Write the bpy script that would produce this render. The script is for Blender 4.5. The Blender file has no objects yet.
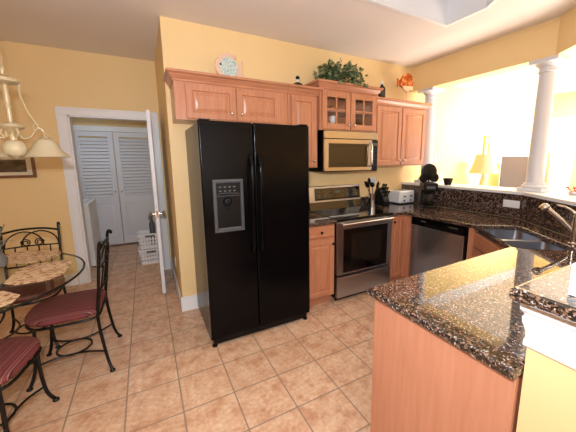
import bpy, bmesh, math, random
from mathutils import Vector, Matrix, Euler
random.seed(7)
R = math.radians
PI = math.pi
S = bpy.context.scene
COL = S.collection

# ------------------------------------------------------------------ camera
CAM = Vector((-0.224, -3.020, 1.515))
yaw, pit, rol = R(-28.967), R(9.383), R(-0.372)
fwd = Vector((-math.sin(yaw)*math.cos(pit), math.cos(yaw)*math.cos(pit), -math.sin(pit)))
rr = Vector((math.cos(yaw), math.sin(yaw), 0)); uu = rr.cross(fwd)
r2 = rr*math.cos(rol) + uu*math.sin(rol); u2 = -rr*math.sin(rol) + uu*math.cos(rol)
cd = bpy.data.cameras.new('camera'); cam = bpy.data.objects.new('camera', cd); COL.objects.link(cam)
M3 = Matrix((r2, u2, -fwd)).transposed()
cam.matrix_world = Matrix.Translation(CAM) @ M3.to_4x4()
cd.sensor_fit = 'HORIZONTAL'; cd.sensor_width = 36.0; cd.lens = 290.17*36/576
cd.shift_x = (288-307.056)/576; cd.shift_y = (207.55-216)/576
cd.clip_start = 0.02
S.camera = cam

# ------------------------------------------------------------------ world, lights, exposure
w = bpy.data.worlds.new('world'); S.world = w; w.use_nodes = True
bg = w.node_tree.nodes['Background']; bg.inputs[0].default_value = (0.93, 0.97, 1.0, 1); bg.inputs[1].default_value = 4.0

def area(name, loc, target, sx, sy, power, col=(1, 1, 1), spread=180):
    l = bpy.data.lights.new(name, 'AREA'); l.shape = 'RECTANGLE'; l.size = sx; l.size_y = sy
    l.energy = power; l.color = col; l.spread = R(spread)
    o = bpy.data.objects.new(name, l); COL.objects.link(o); o.location = loc
    o.rotation_euler = (Vector(target)-Vector(loc)).to_track_quat('-Z', 'Y').to_euler()
    return o
area('flash_light', (-0.27, -3.02, 1.72), (0.9, 0.0, 1.2), 0.09, 0.06, 42, (.90, .94, 1))
area('flash_bounce_light', (-0.4, -3.4, 1.75), (-0.3, -2.9, 2.75), 0.3, 0.2, 22, (.90, .94, 1), 140)
area('dining_fill', (0.4, -5.3, 1.5), (0.9, -1, 1.1), 2.4, 1.7, 20, (.86, .94, 1))  # added fill lamp behind the camera; no window is built there
area('living_wall_fill', (5.9, -1.7, 2.6), (5.9, 0, 1.3), 2.2, 0.3, 92, (1, .97, .90), 110)  # added strip lamp under the ceiling that overexposes the living room wall
area('living_ceiling_fill', (4.6, -2.1, 0.4), (4.5, -2.1, 2.75), 1.8, 2.0, 150, (1, .95, .86), 150)  # added uplight in place of floor bounce, brightens the living room ceiling
area('laundry_light', (-0.95, 2.2, 2.3), (-0.95, 2.4, 0), 0.5, 0.5, 3.8, (.72, .85, 1))
S.view_settings.view_transform = 'Standard'; S.view_settings.look = 'None'
S.view_settings.gamma = 1.0; S.view_settings.use_curve_mapping = False
S.view_settings.exposure = 0.1

# ------------------------------------------------------------------ mesh helpers
def bx(b, x0, x1, y0, y1, z0, z1, bev=0.0, seg=2, rotz=0):
    if x0 > x1: x0, x1 = x1, x0
    if y0 > y1: y0, y1 = y1, y0
    if z0 > z1: z0, z1 = z1, z0
    c = Vector(((x0+x1)/2, (y0+y1)/2, (z0+z1)/2))
    vs = bmesh.ops.create_cube(b, size=1)['verts']
    for v in vs:
        p = Vector((v.co.x*(x1-x0), v.co.y*(y1-y0), v.co.z*(z1-z0)))
        if rotz: p.rotate(Euler((0, 0, rotz)))
        v.co = p + c
    if bev > 0:
        es = list({e for v in vs for e in v.link_edges})
        bmesh.ops.bevel(b, geom=es, offset=min(bev, (x1-x0)*.45, (y1-y0)*.45, (z1-z0)*.45), segments=seg, profile=.5, affect='EDGES')
    return b
def box(*a, **k): return bx(bmesh.new(), *a, **k)

def frame_of(d):
    d = d.normalized(); a = Vector((0, 0, 1)) if abs(d.z) < .9 else Vector((1, 0, 0))
    u = a.cross(d).normalized(); return u, d.cross(u)
def tube(b, pts, r, seg=8, closed=False, cap=True):
    pts = [Vector(p) for p in pts]; n = len(pts)
    rs = r if isinstance(r, (list, tuple)) else [r]*n
    rings = []; pu = None
    for i, p in enumerate(pts):
        if closed: d = pts[(i+1) % n]-pts[i-1]
        else: d = pts[min(i+1, n-1)]-pts[max(i-1, 0)]
        if d.length < 1e-9: d = Vector((0, 0, 1))
        d.normalize()
        if pu is None: u, v = frame_of(d)
        else:
            u = pu - d*pu.dot(d)
            if u.length < 1e-6: u, v = frame_of(d)
            u.normalize(); v = d.cross(u)
        pu = u
        rings.append([b.verts.new(p+(u*math.cos(2*PI*k/seg)+v*math.sin(2*PI*k/seg))*rs[i]) for k in range(seg)])
    for i in range(n if closed else n-1):
        A, B = rings[i], rings[(i+1) % n]
        for k in range(seg): b.faces.new((A[k], A[(k+1) % seg], B[(k+1) % seg], B[k]))
    if cap and not closed:
        b.faces.new(rings[0][::-1]); b.faces.new(rings[-1])
    return b
def spline(pts, n=8, closed=False):
    P = [Vector(p) for p in pts]; out = []; m = len(P)
    for i in range(m if closed else m-1):
        g = (lambda j: P[j % m]) if closed else (lambda j: P[max(0, min(m-1, j))])
        p0, p1, p2, p3 = g(i-1), g(i), g(i+1), g(i+2)
        for k in range(n):
            t = k/n
            out.append(.5*((2*p1)+(p2-p0)*t+(2*p0-5*p1+4*p2-p3)*t*t+(3*p1-p0-3*p2+p3)*t**3))
    if not closed: out.append(P[-1])
    return out
def lathe(b, prof, c=(0, 0, 0), seg=24, axis='z', cap=True):
    c = Vector(c); rings = []
    for (r, h) in prof:
        ring = []
        for k in range(seg):
            a = 2*PI*k/seg; x, y = r*math.cos(a), r*math.sin(a)
            p = {'z': Vector((x, y, h)), 'y': Vector((x, h, y)), 'x': Vector((h, x, y))}[axis] if not isinstance(axis, Matrix) else axis @ Vector((x, y, h))
            ring.append(b.verts.new(c+p))
        rings.append(ring)
    for A, B in zip(rings, rings[1:]):
        for k in range(seg): b.faces.new((A[k], A[(k+1) % seg], B[(k+1) % seg], B[k]))
    if cap:
        if prof[0][0] > 1e-5: b.faces.new(rings[0][::-1])
        if prof[-1][0] > 1e-5: b.faces.new(rings[-1])
    return b
def prism(b, poly, z0, z1, bev=0.0, seg=3):
    bot = [b.verts.new((x, y, z0)) for x, y in poly]; top = [b.verts.new((x, y, z1)) for x, y in poly]
    n = len(poly); fs = [b.faces.new(bot[::-1]), b.faces.new(top)]
    for i in range(n): fs.append(b.faces.new((bot[i], bot[(i+1) % n], top[(i+1) % n], top[i])))
    if bev:
        es = list({e for f in fs[:2] for e in f.edges})
        bmesh.ops.bevel(b, geom=es, offset=bev, segments=seg, profile=.5, affect='EDGES')
    return b
def prism_dir(b, poly3, d, bev=0):
    """poly3: list of 3d points, extruded along vector d"""
    d = Vector(d); A = [b.verts.new(Vector(p)) for p in poly3]; B = [b.verts.new(Vector(p)+d) for p in poly3]
    n = len(A); fs = [b.faces.new(A[::-1]), b.faces.new(B)]
    for i in range(n): fs.append(b.faces.new((A[i], A[(i+1) % n], B[(i+1) % n], B[i])))
    if bev:
        es = list({e for f in fs[:2] for e in f.edges})
        bmesh.ops.bevel(b, geom=es, offset=bev, segments=2, profile=.5, affect='EDGES')
    return b
def ball(b, c, rx, ry=None, rz=None, sub=2):
    ry = ry or rx; rz = rz or rx
    for v in bmesh.ops.create_icosphere(b, subdivisions=sub, radius=1)['verts']:
        v.co = Vector((v.co.x*rx, v.co.y*ry, v.co.z*rz))+Vector(c)
    return b
def xform(b, M):
    bmesh.ops.transform(b, matrix=M, verts=b.verts[:]); return b

def wloc(o):
    v = Vector((0, 0, 0))
    while o: v += o.location; o = o.parent
    return v
def obj(name, b, m, parent=None, smooth=40, label=None):
    """links bmesh b (in world coordinates, or in the parent thing's own when that is at the origin) as one mesh object"""
    bmesh.ops.recalc_face_normals(b, faces=b.faces[:])
    off = wloc(parent)
    if off.length: bmesh.ops.translate(b, vec=-off, verts=b.verts[:])
    me = bpy.data.meshes.new(name); b.to_mesh(me); b.free()
    if smooth:
        for p in me.polygons: p.use_smooth = True
        me.set_sharp_from_angle(angle=R(smooth))
    me.materials.append(m)
    o = bpy.data.objects.new(name, me); COL.objects.link(o)
    if smooth:
        wn = o.modifiers.new('weighted_normals', 'WEIGHTED_NORMAL'); wn.keep_sharp = True; wn.weight = 90
    if parent: o.parent = parent
    if label: o['label'] = label
    return o
def tag(o, label, cat, group=None):
    o['label'] = label; o['category'] = cat
    if group: o['group'] = group
    return o
def thing(name, label, cat, loc=(0, 0, 0), group=None):
    o = bpy.data.objects.new(name, None); COL.objects.link(o); o.location = loc; o.empty_display_size = .1
    return tag(o, label, cat, group)
def struct(name, b, m, parent=None, smooth=40):
    o = obj(name, b, m, parent, smooth)
    if not parent: o['kind'] = 'structure'
    return o
def dup(root, loc, rotz, label, group=None):
    r = root.copy(); COL.objects.link(r); r.location = loc; r.rotation_euler = (0, 0, rotz); r['label'] = label
    if group: r['group'] = group
    for ch in list(root.children):
        c = ch.copy(); COL.objects.link(c); c.parent = r
        for g in ch.children:
            d = g.copy(); COL.objects.link(d); d.parent = c
    return r

# ------------------------------------------------------------------ materials
def srgb(r, g, b):
    f = lambda c: (c/255/12.92) if c/255 <= .04045 else ((c/255+.055)/1.055)**2.4
    return (f(r), f(g), f(b), 1)
class NT:
    def __init__(s, name):
        s.m = bpy.data.materials.new(name); s.m.use_nodes = True; s.t = s.m.node_tree
        s.p = s.t.nodes['Principled BSDF']
    def n(s, typ, **k):
        x = s.t.nodes.new(typ)
        for a, v in k.items(): setattr(x, a, v)
        return x
    def l(s, a, b): s.t.links.new(a, b)
    def coord(s, scale=(1, 1, 1), rot=(0, 0, 0), loc=(0, 0, 0)):
        tc = s.n('ShaderNodeTexCoord'); mp = s.n('ShaderNodeMapping')
        mp.inputs['Scale'].default_value = scale; mp.inputs['Rotation'].default_value = rot; mp.inputs['Location'].default_value = loc
        s.l(tc.outputs['Object'], mp.inputs['Vector']); return mp.outputs[0]
    def noise(s, vec, scale, detail=3, rough=.5):
        x = s.n('ShaderNodeTexNoise'); x.inputs['Scale'].default_value = scale; x.inputs['Detail'].default_value = detail
        x.inputs['Roughness'].default_value = rough; s.l(vec, x.inputs['Vector']); return x.outputs['Fac']
    def ramp(s, fac, stops, interp='LINEAR'):
        x = s.n('ShaderNodeValToRGB'); x.color_ramp.interpolation = interp; e = x.color_ramp.elements
        while len(e) < len(stops): e.new(.5)
        for q, (pos, c) in zip(e, stops): q.position = pos; q.color = c
        s.l(fac, x.inputs['Fac']); return x.outputs['Color']
    def mix(s, fac, a, b, typ='MIX'):
        x = s.n('ShaderNodeMix', data_type='RGBA', blend_type=typ)
        for i, v in ((0, fac), (6, a), (7, b)):
            if hasattr(v, 'links'): s.l(v, x.inputs[i])
            else: x.inputs[i].default_value = v
        return x.outputs[2]
    def bump(s, h, strength=.2, dist=.01):
        x = s.n('ShaderNodeBump'); x.inputs['Strength'].default_value = strength; x.inputs['Distance'].default_value = dist
        s.l(h, x.inputs['Height']); s.l(x.outputs[0], s.p.inputs['Normal'])
    def set(s, **k):
        for a, v in k.items():
            i = s.p.inputs[{'rough': 'Roughness', 'metal': 'Metallic', 'spec': 'Specular IOR Level', 'trans': 'Transmission Weight', 'ior': 'IOR', 'coat': 'Coat Weight', 'coatr': 'Coat Roughness', 'alpha': 'Alpha', 'aniso': 'Anisotropic', 'sheen': 'Sheen Weight'}.get(a, a)]
            if hasattr(v, 'links'): s.l(v, i)
            else: i.default_value = v
        return s.m
    def col(s, c):
        if hasattr(c, 'links'): s.l(c, s.p.inputs['Base Color'])
        else: s.p.inputs['Base Color'].default_value = c

def plain(name, rgb, rough=.5, metal=0, var=.06, scale=8, bump=0, **k):
    t = NT(name); v = t.coord(); f = t.noise(v, scale, 4)
    c = srgb(*rgb); lo = tuple(x*(1-var) for x in c[:3])+(1,); hi = tuple(min(1, x*(1+var)) for x in c[:3])+(1,)
    t.col(t.ramp(f, [(.3, lo), (.7, hi)])); t.set(rough=rough, metal=metal, **k)
    if bump: t.bump(t.noise(v, scale*30, 2), bump, .002)
    return t.m
def paint(name, rgb, rough=.6):
    return plain(name, rgb, rough, var=.02, scale=1.5, bump=.08)
def wood(name, rgb, rgb2, rough=.32, along='z'):
    t = NT(name); sc = {'z': (30, 30, 2.2), 'x': (2.2, 30, 30), 'y': (30, 2.2, 30)}[along]
    v = t.coord(sc); f = t.noise(v, 1.6, 6, .6); g = t.noise(t.coord((2, 2, .5)), 2, 3)
    c = t.ramp(f, [(.3, srgb(*rgb2)), (.65, srgb(*rgb))])
    c2 = t.mix(.25, c, t.ramp(g, [(.3, srgb(*rgb2)), (.7, srgb(*rgb))]))
    t.col(c2); t.set(rough=rough, coat=.25, coatr=.2); t.bump(f, .05, .002); return t.m
def granite(name):
    t = NT(name); v0 = t.coord(); nz = t.n('ShaderNodeTexNoise'); nz.inputs['Scale'].default_value = 90; nz.inputs['Detail'].default_value = 2; t.l(v0, nz.inputs['Vector'])
    sc = t.n('ShaderNodeVectorMath', operation='SCALE'); sc.inputs['Scale'].default_value = .012; t.l(nz.outputs['Color'], sc.inputs[0])
    ad = t.n('ShaderNodeVectorMath', operation='ADD'); t.l(v0, ad.inputs[0]); t.l(sc.outputs[0], ad.inputs[1]); v = ad.outputs[0]
    def vor(scale):
        vo = t.n('ShaderNodeTexVoronoi'); vo.inputs['Scale'].default_value = scale; t.l(v, vo.inputs['Vector'])
        sep = t.n('ShaderNodeSeparateColor'); t.l(vo.outputs['Color'], sep.inputs[0]); return sep
    s1 = vor(195); s2 = vor(105)
    base = t.ramp(s1.outputs[0], [(0, srgb(10, 9, 9)), (.26, srgb(58, 44, 37)), (.46, srgb(104, 80, 66)), (.64, srgb(150, 118, 97)), (.78, srgb(30, 27, 27)), (.93, srgb(176, 172, 170))], 'CONSTANT')
    big = t.ramp(s2.outputs[1], [(0, srgb(12, 11, 11)), (.35, srgb(122, 92, 74)), (.52, srgb(26, 22, 22))], 'CONSTANT')
    c = t.mix(t.ramp(s2.outputs[2], [(0, (0, 0, 0, 1)), (.62, (.85, .85, .85, 1))], 'CONSTANT'), base, big)
    t.col(c); t.set(rough=.04, ior=1.75); return t.m
def steel(name, rgb=(182, 188, 198), rough=.28, along='x'):
    t = NT(name); sc = {'x': (1.5, 120, 120), 'z': (120, 120, 1.5), 'y': (120, 1.5, 120)}[along]
    f = t.noise(t.coord(sc), 3, 3); c = srgb(*rgb)
    t.col(t.ramp(f, [(.3, tuple(x*.9 for x in c[:3])+(1,)), (.7, c)])); t.set(metal=1.0, rough=rough); t.bump(f, .03, .001); return t.m
def glass(name, tint=(1, 1, 1, 1), rough=0.0):
    t = NT(name); lp = t.n('ShaderNodeBsdfTransparent'); gl = t.n('ShaderNodeBsdfGlossy'); fr = t.n('ShaderNodeFresnel'); mx = t.n('ShaderNodeMixShader')
    lp.inputs[0].default_value = tint; gl.inputs['Roughness'].default_value = rough; fr.inputs['IOR'].default_value = 1.5
    ge = t.n('ShaderNodeNewGeometry'); iv = t.n('ShaderNodeMath', operation='SUBTRACT'); iv.inputs[0].default_value = 1; ml = t.n('ShaderNodeMath', operation='MULTIPLY')
    t.l(ge.outputs['Backfacing'], iv.inputs[1]); t.l(iv.outputs[0], ml.inputs[0]); t.l(fr.outputs[0], ml.inputs[1]); t.l(ml.outputs[0], mx.inputs[0]); t.l(lp.outputs[0], mx.inputs[1]); t.l(gl.outputs[0], mx.inputs[2])
    out = [n for n in t.t.nodes if n.type == 'OUTPUT_MATERIAL'][0]; t.l(mx.outputs[0], out.inputs['Surface']); return t.m

def tile_floor():
    t = NT('floor_tile'); v = t.coord(loc=(-.17+.31*20, .99+.31*20, 0))
    br = t.n('ShaderNodeTexBrick'); br.offset = 0; br.squash = 1
    br.inputs['Scale'].default_value = 1; br.inputs['Brick Width'].default_value = .31; br.inputs['Row Height'].default_value = .31
    br.inputs['Mortar Size'].default_value = .0048; br.inputs['Mortar Smooth'].default_value = .3; br.inputs['Bias'].default_value = 0
    br.inputs['Color1'].default_value = srgb(240, 218, 198); br.inputs['Color2'].default_value = srgb(231, 207, 186); br.inputs['Mortar'].default_value = srgb(158, 134, 112)
    t.l(v, br.inputs['Vector'])
    v2 = t.coord(); n1 = t.noise(v2, 9, 5, .65); n2 = t.noise(v2, 35, 4, .6)
    mot = t.ramp(n1, [(.33, srgb(222, 186, 164)), (.5, srgb(244, 226, 208)), (.68, srgb(255, 250, 238))])
    mot2 = t.ramp(n2, [(.3, srgb(232, 216, 204)), (.65, (1, 1, 1, 1))])
    c = t.mix(1.0, t.mix(1.0, br.outputs['Color'], mot, 'MULTIPLY'), mot2, 'MULTIPLY')
    c = t.mix(br.outputs['Fac'], c, srgb(158, 134, 112)); t.col(c); t.set(rough=.38, spec=.4)
    inv = t.n('ShaderNodeMath', operation='SUBTRACT'); inv.inputs[0].default_value = 1; t.l(br.outputs['Fac'], inv.inputs[1])
    t.bump(inv.outputs[0], .5, .003); return t.m

M = {}
M['wall'] = paint('yellow_wall_paint', (242, 211, 154), .55)
M['soffit'] = M['wall']
M['livwall'] = paint('pale_yellow_wall_paint', (244, 218, 152), .6)
M['ceil'] = paint('ceiling_paint', (236, 226, 218), .8)
M['white'] = paint('white_trim_paint', (240, 240, 242), .35)
M['colwhite'] = paint('column_white_paint', (214, 216, 222), .45)
M['door'] = paint('white_door_paint', (226, 227, 234), .4)
M['floor'] = tile_floor()
M['wood'] = wood('maple_wood', (202, 140, 104), (176, 112, 80))
M['woodh'] = wood('maple_wood_rail', (202, 140, 104), (176, 112, 80), along='x')
M['woodd'] = wood('maple_wood_panel', (206, 144, 112), (192, 128, 98))
M['granite'] = granite('speckled_granite')
M['gsplash'] = M['granite']
M['steel'] = steel('brushed_steel'); M['steelz'] = steel('brushed_steel_upright', along='z')
M['chrome'] = steel('polished_steel', (210, 210, 212), .12)
M['nickel'] = steel('brushed_nickel', (205, 198, 188), .2)
M['black'] = plain('gloss_black_enamel', (7, 7, 8), .16, scale=30, bump=.12, spec=.14)
M['blackside'] = plain('textured_black_side', (12, 11, 11), .3, scale=30, bump=.2, spec=.4)
M['blackp'] = plain('black_plastic', (10, 10, 11), .35, spec=.25)
M['blackglass'] = plain('black_glass', (6, 6, 7), .04, spec=.6)
M['ovenglass'] = plain('oven_window_glass', (26, 23, 20), .05, spec=.6)
M['grey'] = plain('grey_plastic', (88, 90, 94), .35)
M['display'] = plain('dim_display', (70, 78, 72), .3)
M['btn'] = plain('panel_marks', (112, 112, 108), .5)
M['iron'] = plain('black_wrought_iron', (9, 9, 9), .4, spec=.3)
M['whitep'] = plain('white_plastic', (238, 238, 240), .35, var=.02)
M['glass'] = glass('clear_glass'); M['tableglass'] = glass('table_glass', (.93, .97, .94, 1))
M['glassedge'] = plain('glass_edge', (14, 18, 16), .3, spec=.2)
M['cream'] = plain('antique_cream_metal', (206, 188, 150), .35, metal=.2)

# ------------------------------------------------------------------ the room
H = 2.752; XR = 3.02; ANG = R(38)
dd = Vector((-math.sin(ANG), -math.cos(ANG)))               # direction of the angled sink wall
BEND = Vector((XR, -1.56)); t_end = (2.66-1.56)/math.cos(ANG); WEND = BEND+dd*t_end
nn = Vector((-dd.y, dd.x))*1.0                               # outward normal (towards living room)
if nn.x < 0: nn = -nn
struct('floor', box(-2.8, 7.2, -5.6, 3.3, -.1, 0), M['floor'], smooth=0)
# ceiling with the recess cut out: strips around the polygon
b = bmesh.new()
RX0, RX1, RY0, RY1 = 0.95, 2.34, -1.80, -1.085
bx(b, -2.8, 7.2, RY1, 1.36, H, H+.1); bx(b, -2.8, 7.2, -5.6, RY0, H, H+.1)
bx(b, -2.8, RX0, RY0, RY1, H, H+.1); bx(b, RX1, 7.2, RY0, RY1, H, H+.1)
prism(b, [(RX1, -1.45), (RX1, RY0), (RX1-.22, RY0)], H, H+.1)
struct('ceiling', b, M['ceil'], smooth=0)
b = bmesh.new()   # recess walls and lid
e_ = .003; rec = [(RX0+e_, RY1-e_), (RX1-e_, RY1-e_), (RX1-e_, -1.45), (RX1-.22-e_, RY0+e_), (RX0+e_, RY0+e_)]
vb = [b.verts.new((x, y, H)) for x, y in rec]; vt = [b.verts.new((x, y, H+.95)) for x, y in rec]
for i in range(5): b.faces.new((vb[i], vb[(i+1) % 5], vt[(i+1) % 5], vt[i]))
b.faces.new(vt)
wbm = b
o = struct('ceiling_recess', wbm, M['white'], smooth=0)
b = bmesh.new()
def ringtrim(b, poly, w, z0, z1):
    n = len(poly); P = [Vector(p) for p in poly]; cx = sum(P, Vector((0, 0)))/n
    outp = []
    for i in range(n):
        e0 = (P[i]-P[i-1]).normalized(); e1 = (P[(i+1) % n]-P[i]).normalized()
        n0 = Vector((e0.y, -e0.x)); n1 = Vector((e1.y, -e1.x))
        if n0.dot(P[i]-cx) < 0: n0 = -n0
        if n1.dot(P[i]-cx) < 0: n1 = -n1
        m = (n0+n1).normalized(); outp.append(P[i]+m*(w/max(.3, m.dot(n0))))
    for i in range(n):
        j = (i+1) % n; q = [P[i], P[j], outp[j], outp[i]]
        vb = [b.verts.new((p.x, p.y, z0)) for p in q]; vt = [b.verts.new((p.x, p.y, z1)) for p in q]
        b.faces.new(vb); b.faces.new(vt[::-1])
        for k in range(4): b.faces.new((vb[k], vb[(k+1) % 4], vt[(k+1) % 4], vt[k]))
    return b
ringtrim(b, rec, .035, H-.018, H-.001)
struct('trim_1', b, M['white'], smooth=0)

struct('wall_back', box(0, XR+.35, .0, .12, 0, H), M['wall'], smooth=0)
struct('wall_living_back', box(XR+.352, 7.2, .0, .12, 0, H), M['livwall'], smooth=0)
struct('wall_return', box(0, .12, .121, 1.348, 0, H), M['wall'], smooth=0)
DY = 1.348; DX0, DX1, DZ = -.95, -.115, 2.04
b = bmesh.new(); bx(b, -2.8, DX0, DY, DY+.12, 0, H); bx(b, DX1, .12, DY, DY+.12, 0, H); bx(b, DX0, DX1, DY, DY+.12, DZ, H)
struct('wall_door_side', b, M['wall'], smooth=0)
struct('wall_left', box(-2.92, -2.8, -5.6, 3.3, 0, H), M['wall'], smooth=0)
struct('wall_front', box(-2.8, 7.2, -5.72, -5.6, 0, H), M['wall'], smooth=0)
# laundry room shell
struct('wall_laundry_right', box(.0, .12, DY+.121, 3.3, 0, 2.5), M['wall'], smooth=0)
struct('wall_laundry_left', box(-1.95, -1.85, DY+.121, 3.3, 0, 2.5), M['wall'], smooth=0)
struct('ceiling_laundry', box(-1.95, .12, DY+.121, 3.3, 2.45, 2.52), M['ceil'], smooth=0)
b = bmesh.new(); CY = 3.06
bx(b, -1.85, 0, CY+.03, CY+.12, 2.06, 2.45); bx(b, -1.85, -1.78, CY+.03, CY+.12, 0, 2.06); bx(b, -1.85, 0, 3.2, 3.3, 0, 2.06)
struct('wall_laundry_back', b, M['wall'], smooth=0)

# beam (header) above the opening: straight run then the angled run
HB0, HZ = 3.10, 2.43
def offs(p0, t, k): return (p0.x+dd.x*t+nn.x*k, p0.y+dd.y*t+nn.y*k)
B2 = Vector((HB0, -1.66))
poly = [(HB0, 0), (HB0, -1.66), offs(B2, 1.6, 0), offs(B2, 1.6, .2), offs(B2, 0.06, .2), (HB0+.2, -1.60), (HB0+.2, 0)]
poly[-3] = (HB0+.2, -1.66+.2*math.tan(-ANG/2)*-1*-1 if False else -1.66-.0)
poly = [(HB0, -.001), (HB0, -1.66), offs(B2, 1.6, 0), offs(B2, 1.6, .2), (HB0+.2, -1.66-.2*math.tan(ANG/2)), (HB0+.2, -.001)]
struct('wall_header', prism(bmesh.new(), poly, HZ, H-.001), M['soffit'], smooth=0)
# low walls: right, angled, peninsula
def lowwall(off0, off1, z0, z1, m, name):
    k0 = math.tan(ANG/2)
    a = [(XR+off0, -.001), (XR+off0, BEND.y-off0*k0), (WEND.x+nn.x*off0, WEND.y+nn.y*off0)]
    c = [(WEND.x+nn.x*off1, WEND.y+nn.y*off1), (XR+off1, BEND.y-off1*k0), (XR+off1, -.001)]
    return prism(bmesh.new(), a+c, z0, z1)
struct('wall_low_right', lowwall(.021, .34, 0, 1.155, None, ''), M['livwall'], smooth=0)
b = bmesh.new(); bx(b, .70, 2.20, -2.84, -2.66, 0, 1.139)
struct('wall_peninsula', b, M['wall'], smooth=0)
struct('trim_2', lowwall(-.0, .40, 1.156, 1.185, None, ''), M['white'], smooth=0)
# white moulding round the free end of the peninsula wall under the bar top
def crown(b, x0, x1, yf, yb, prof, left=1, right=1, captop=True):
    loops = []
    for o_, z in prof:
        loops.append([b.verts.new(p) for p in ((x0-o_*left, yb, z), (x0-o_*left, yf-o_, z), (x1+o_*right, yf-o_, z), (x1+o_*right, yb, z))])
    for A, B in zip(loops, loops[1:]):
        for k in range(3): b.faces.new((A[k], A[k+1], B[k+1], B[k]))
        b.faces.new((A[3], A[0], B[0], B[3]))
    b.faces.new(loops[-1]); b.faces.new(loops[0][::-1])
    return b
b = bmesh.new()
tp = [(.004, .985), (.016, .987), (.016, 1.0), (.01, 1.012), (.012, 1.03), (.028, 1.06), (.03, 1.075), (.022, 1.082), (.04, 1.10), (.042, 1.138)]
loops = []
for o_, z in tp:
    x0, x1, y0, y1 = .70-o_, 2.0, -2.84-o_, -2.66+o_*.3
    loops.append([b.verts.new(p) for p in ((x0, y0, z), (x1, y0, z), (x1, y1, z), (x0, y1, z))])
for A, B in zip(loops, loops[1:]):
    for k in range(4): b.faces.new((A[k], A[(k+1) % 4], B[(k+1) % 4], B[k]))
b.faces.new(loops[-1]); b.faces.new(loops[0])
struct('trim_3', b, M['white'], smooth=30)

b = prism_dir(bmesh.new(), [(XR+.36, -.001, H-.002), (XR+.36, -.10, H-.002), (XR+.36, -.085, H-.03), (XR+.36, -.03, H-.09), (XR+.36, -.016, H-.13), (XR+.36, -.001, H-.13)], (3.6, 0, 0))
struct('trim_6', b, M['white'], smooth=0)
# far wall with windows; the two out of view are added for light
b = bmesh.new(); FX = 7.0
wins = [(-.55, -.12), (-2.3, -.95), (-4.2, -2.7)]
ys = [-5.6]+[v for w_ in reversed(wins) for v in w_]+[0]
for i in range(0, len(ys), 2): bx(b, FX, FX+.12, ys[i], ys[i+1], 0, H)
for (a, c) in wins: bx(b, FX, FX+.12, a, c, 0, .25); bx(b, FX, FX+.12, a, c, 2.3, H)
struct('wall_living_far', b, M['livwall'], smooth=0)
for i, (a, c) in enumerate(wins):
    b = bmesh.new()
    bx(b, FX-.02, FX+.08, a, a+.04, .25, 2.3); bx(b, FX-.02, FX+.08, c-.04, c, .25, 2.3)
    bx(b, FX-.02, FX+.08, a+.0405, c-.0405, .25, .3); bx(b, FX-.02, FX+.08, a+.0405, c-.0405, 2.25, 2.3); bx(b, FX, FX+.025, a+.0405, c-.0405, 1.25, 1.28)
    win = struct('window_%d' % (i+1), b, M['white'], smooth=0)
    obj('pane', box(FX+.03, FX+.036, a+.04, c-.04, .3, 2.25), M['glass'], win, 0)

# baseboards
BH = .15
def bboard(name, x0, x1, y0, y1):
    b = box(x0, x1, y0, y1, 0.001, BH-.02); bx(b, x0+(.004 if x1-x0 < .1 else 0), x1-(.004 if x1-x0 < .1 else 0), y0+(.004 if y1-y0 < .1 else 0), y1-(.0 if y1-y0 < .1 else 0), BH-.02, BH, .003)
    return struct(name, b, M['white'], smooth=30)
bboard('baseboard_back', -.016, .20, -.016, -.001)
bboard('baseboard_return', -.016, -.001, -.0005, DY-.001)
bboard('baseboard_door_side', -2.8, DX0-.11, DY-.016, DY-.001)
bboard('baseboard_living', 3.5, 7.0, -.016, -.001)
# casing round the doorway
b = bmesh.new(); cw = .10
def casing(b, x0, x1, z0, z1, y):
    bx(b, x0, x1, y-.018, y-.001, z0, z1, .003)
casing(b, DX0-cw, DX0-.005, 0.001, DZ-.0005, DY); casing(b, DX1+.005, DX1+.095, .001, DZ-.0005, DY); casing(b, DX0-cw, DX1+.095, DZ-.0, DZ+.085, DY)
bx(b, DX0-cw, DX0-cw+.02, DY-.028, DY-.0185, 0.001, DZ+.0645, .003); bx(b, DX0-cw, DX1+.095, DY-.028, DY-.0185, DZ+.065, DZ+.085, .003)
bx(b, DX1+.075, DX1+.095, DY-.028, DY-.0185, 0.001, DZ+.0645, .003)
bx(b, DX0-.004, DX0+.014, DY-.002, DY+.125, 0.001, DZ-.001); bx(b, DX1-.014, DX1+.004, DY-.002, DY+.125, 0.001, DZ-.001); bx(b, DX0, DX1, DY-.002, DY+.125, DZ-.016, DZ+.001)
struct('trim_4', b, M['white'], smooth=30)

# raised panel helper on an arbitrary plane
def ring_panel(b, O, U, V, N, w, h, prof, t=.02, back=True):
    """prof: list of (inset, depth along N). O = lower left back corner"""
    O, U, V, N = Vector(O), Vector(U), Vector(V), Vector(N)
    loops = []
    for ins, d in prof:
        loops.append([b.verts.new(O+U*x+V*y+N*d) for x, y in ((ins, ins), (w-ins, ins), (w-ins, h-ins), (ins, h-ins))])
    for A, B in zip(loops, loops[1:]):
        for k in range(4): b.faces.new((A[k], A[(k+1) % 4], B[(k+1) % 4], B[k]))
    b.faces.new(loops[-1])
    if back: b.faces.new(loops[0][::-1])
    return b
RP = [(0, 0), (0, .017), (.003, .02), (.050, .02), (.056, .010), (.064, .008), (.090, .0185), (.094, .019)]
DR = [(0, 0), (0, .014), (.006, .02), (.02, .02)]

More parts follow.
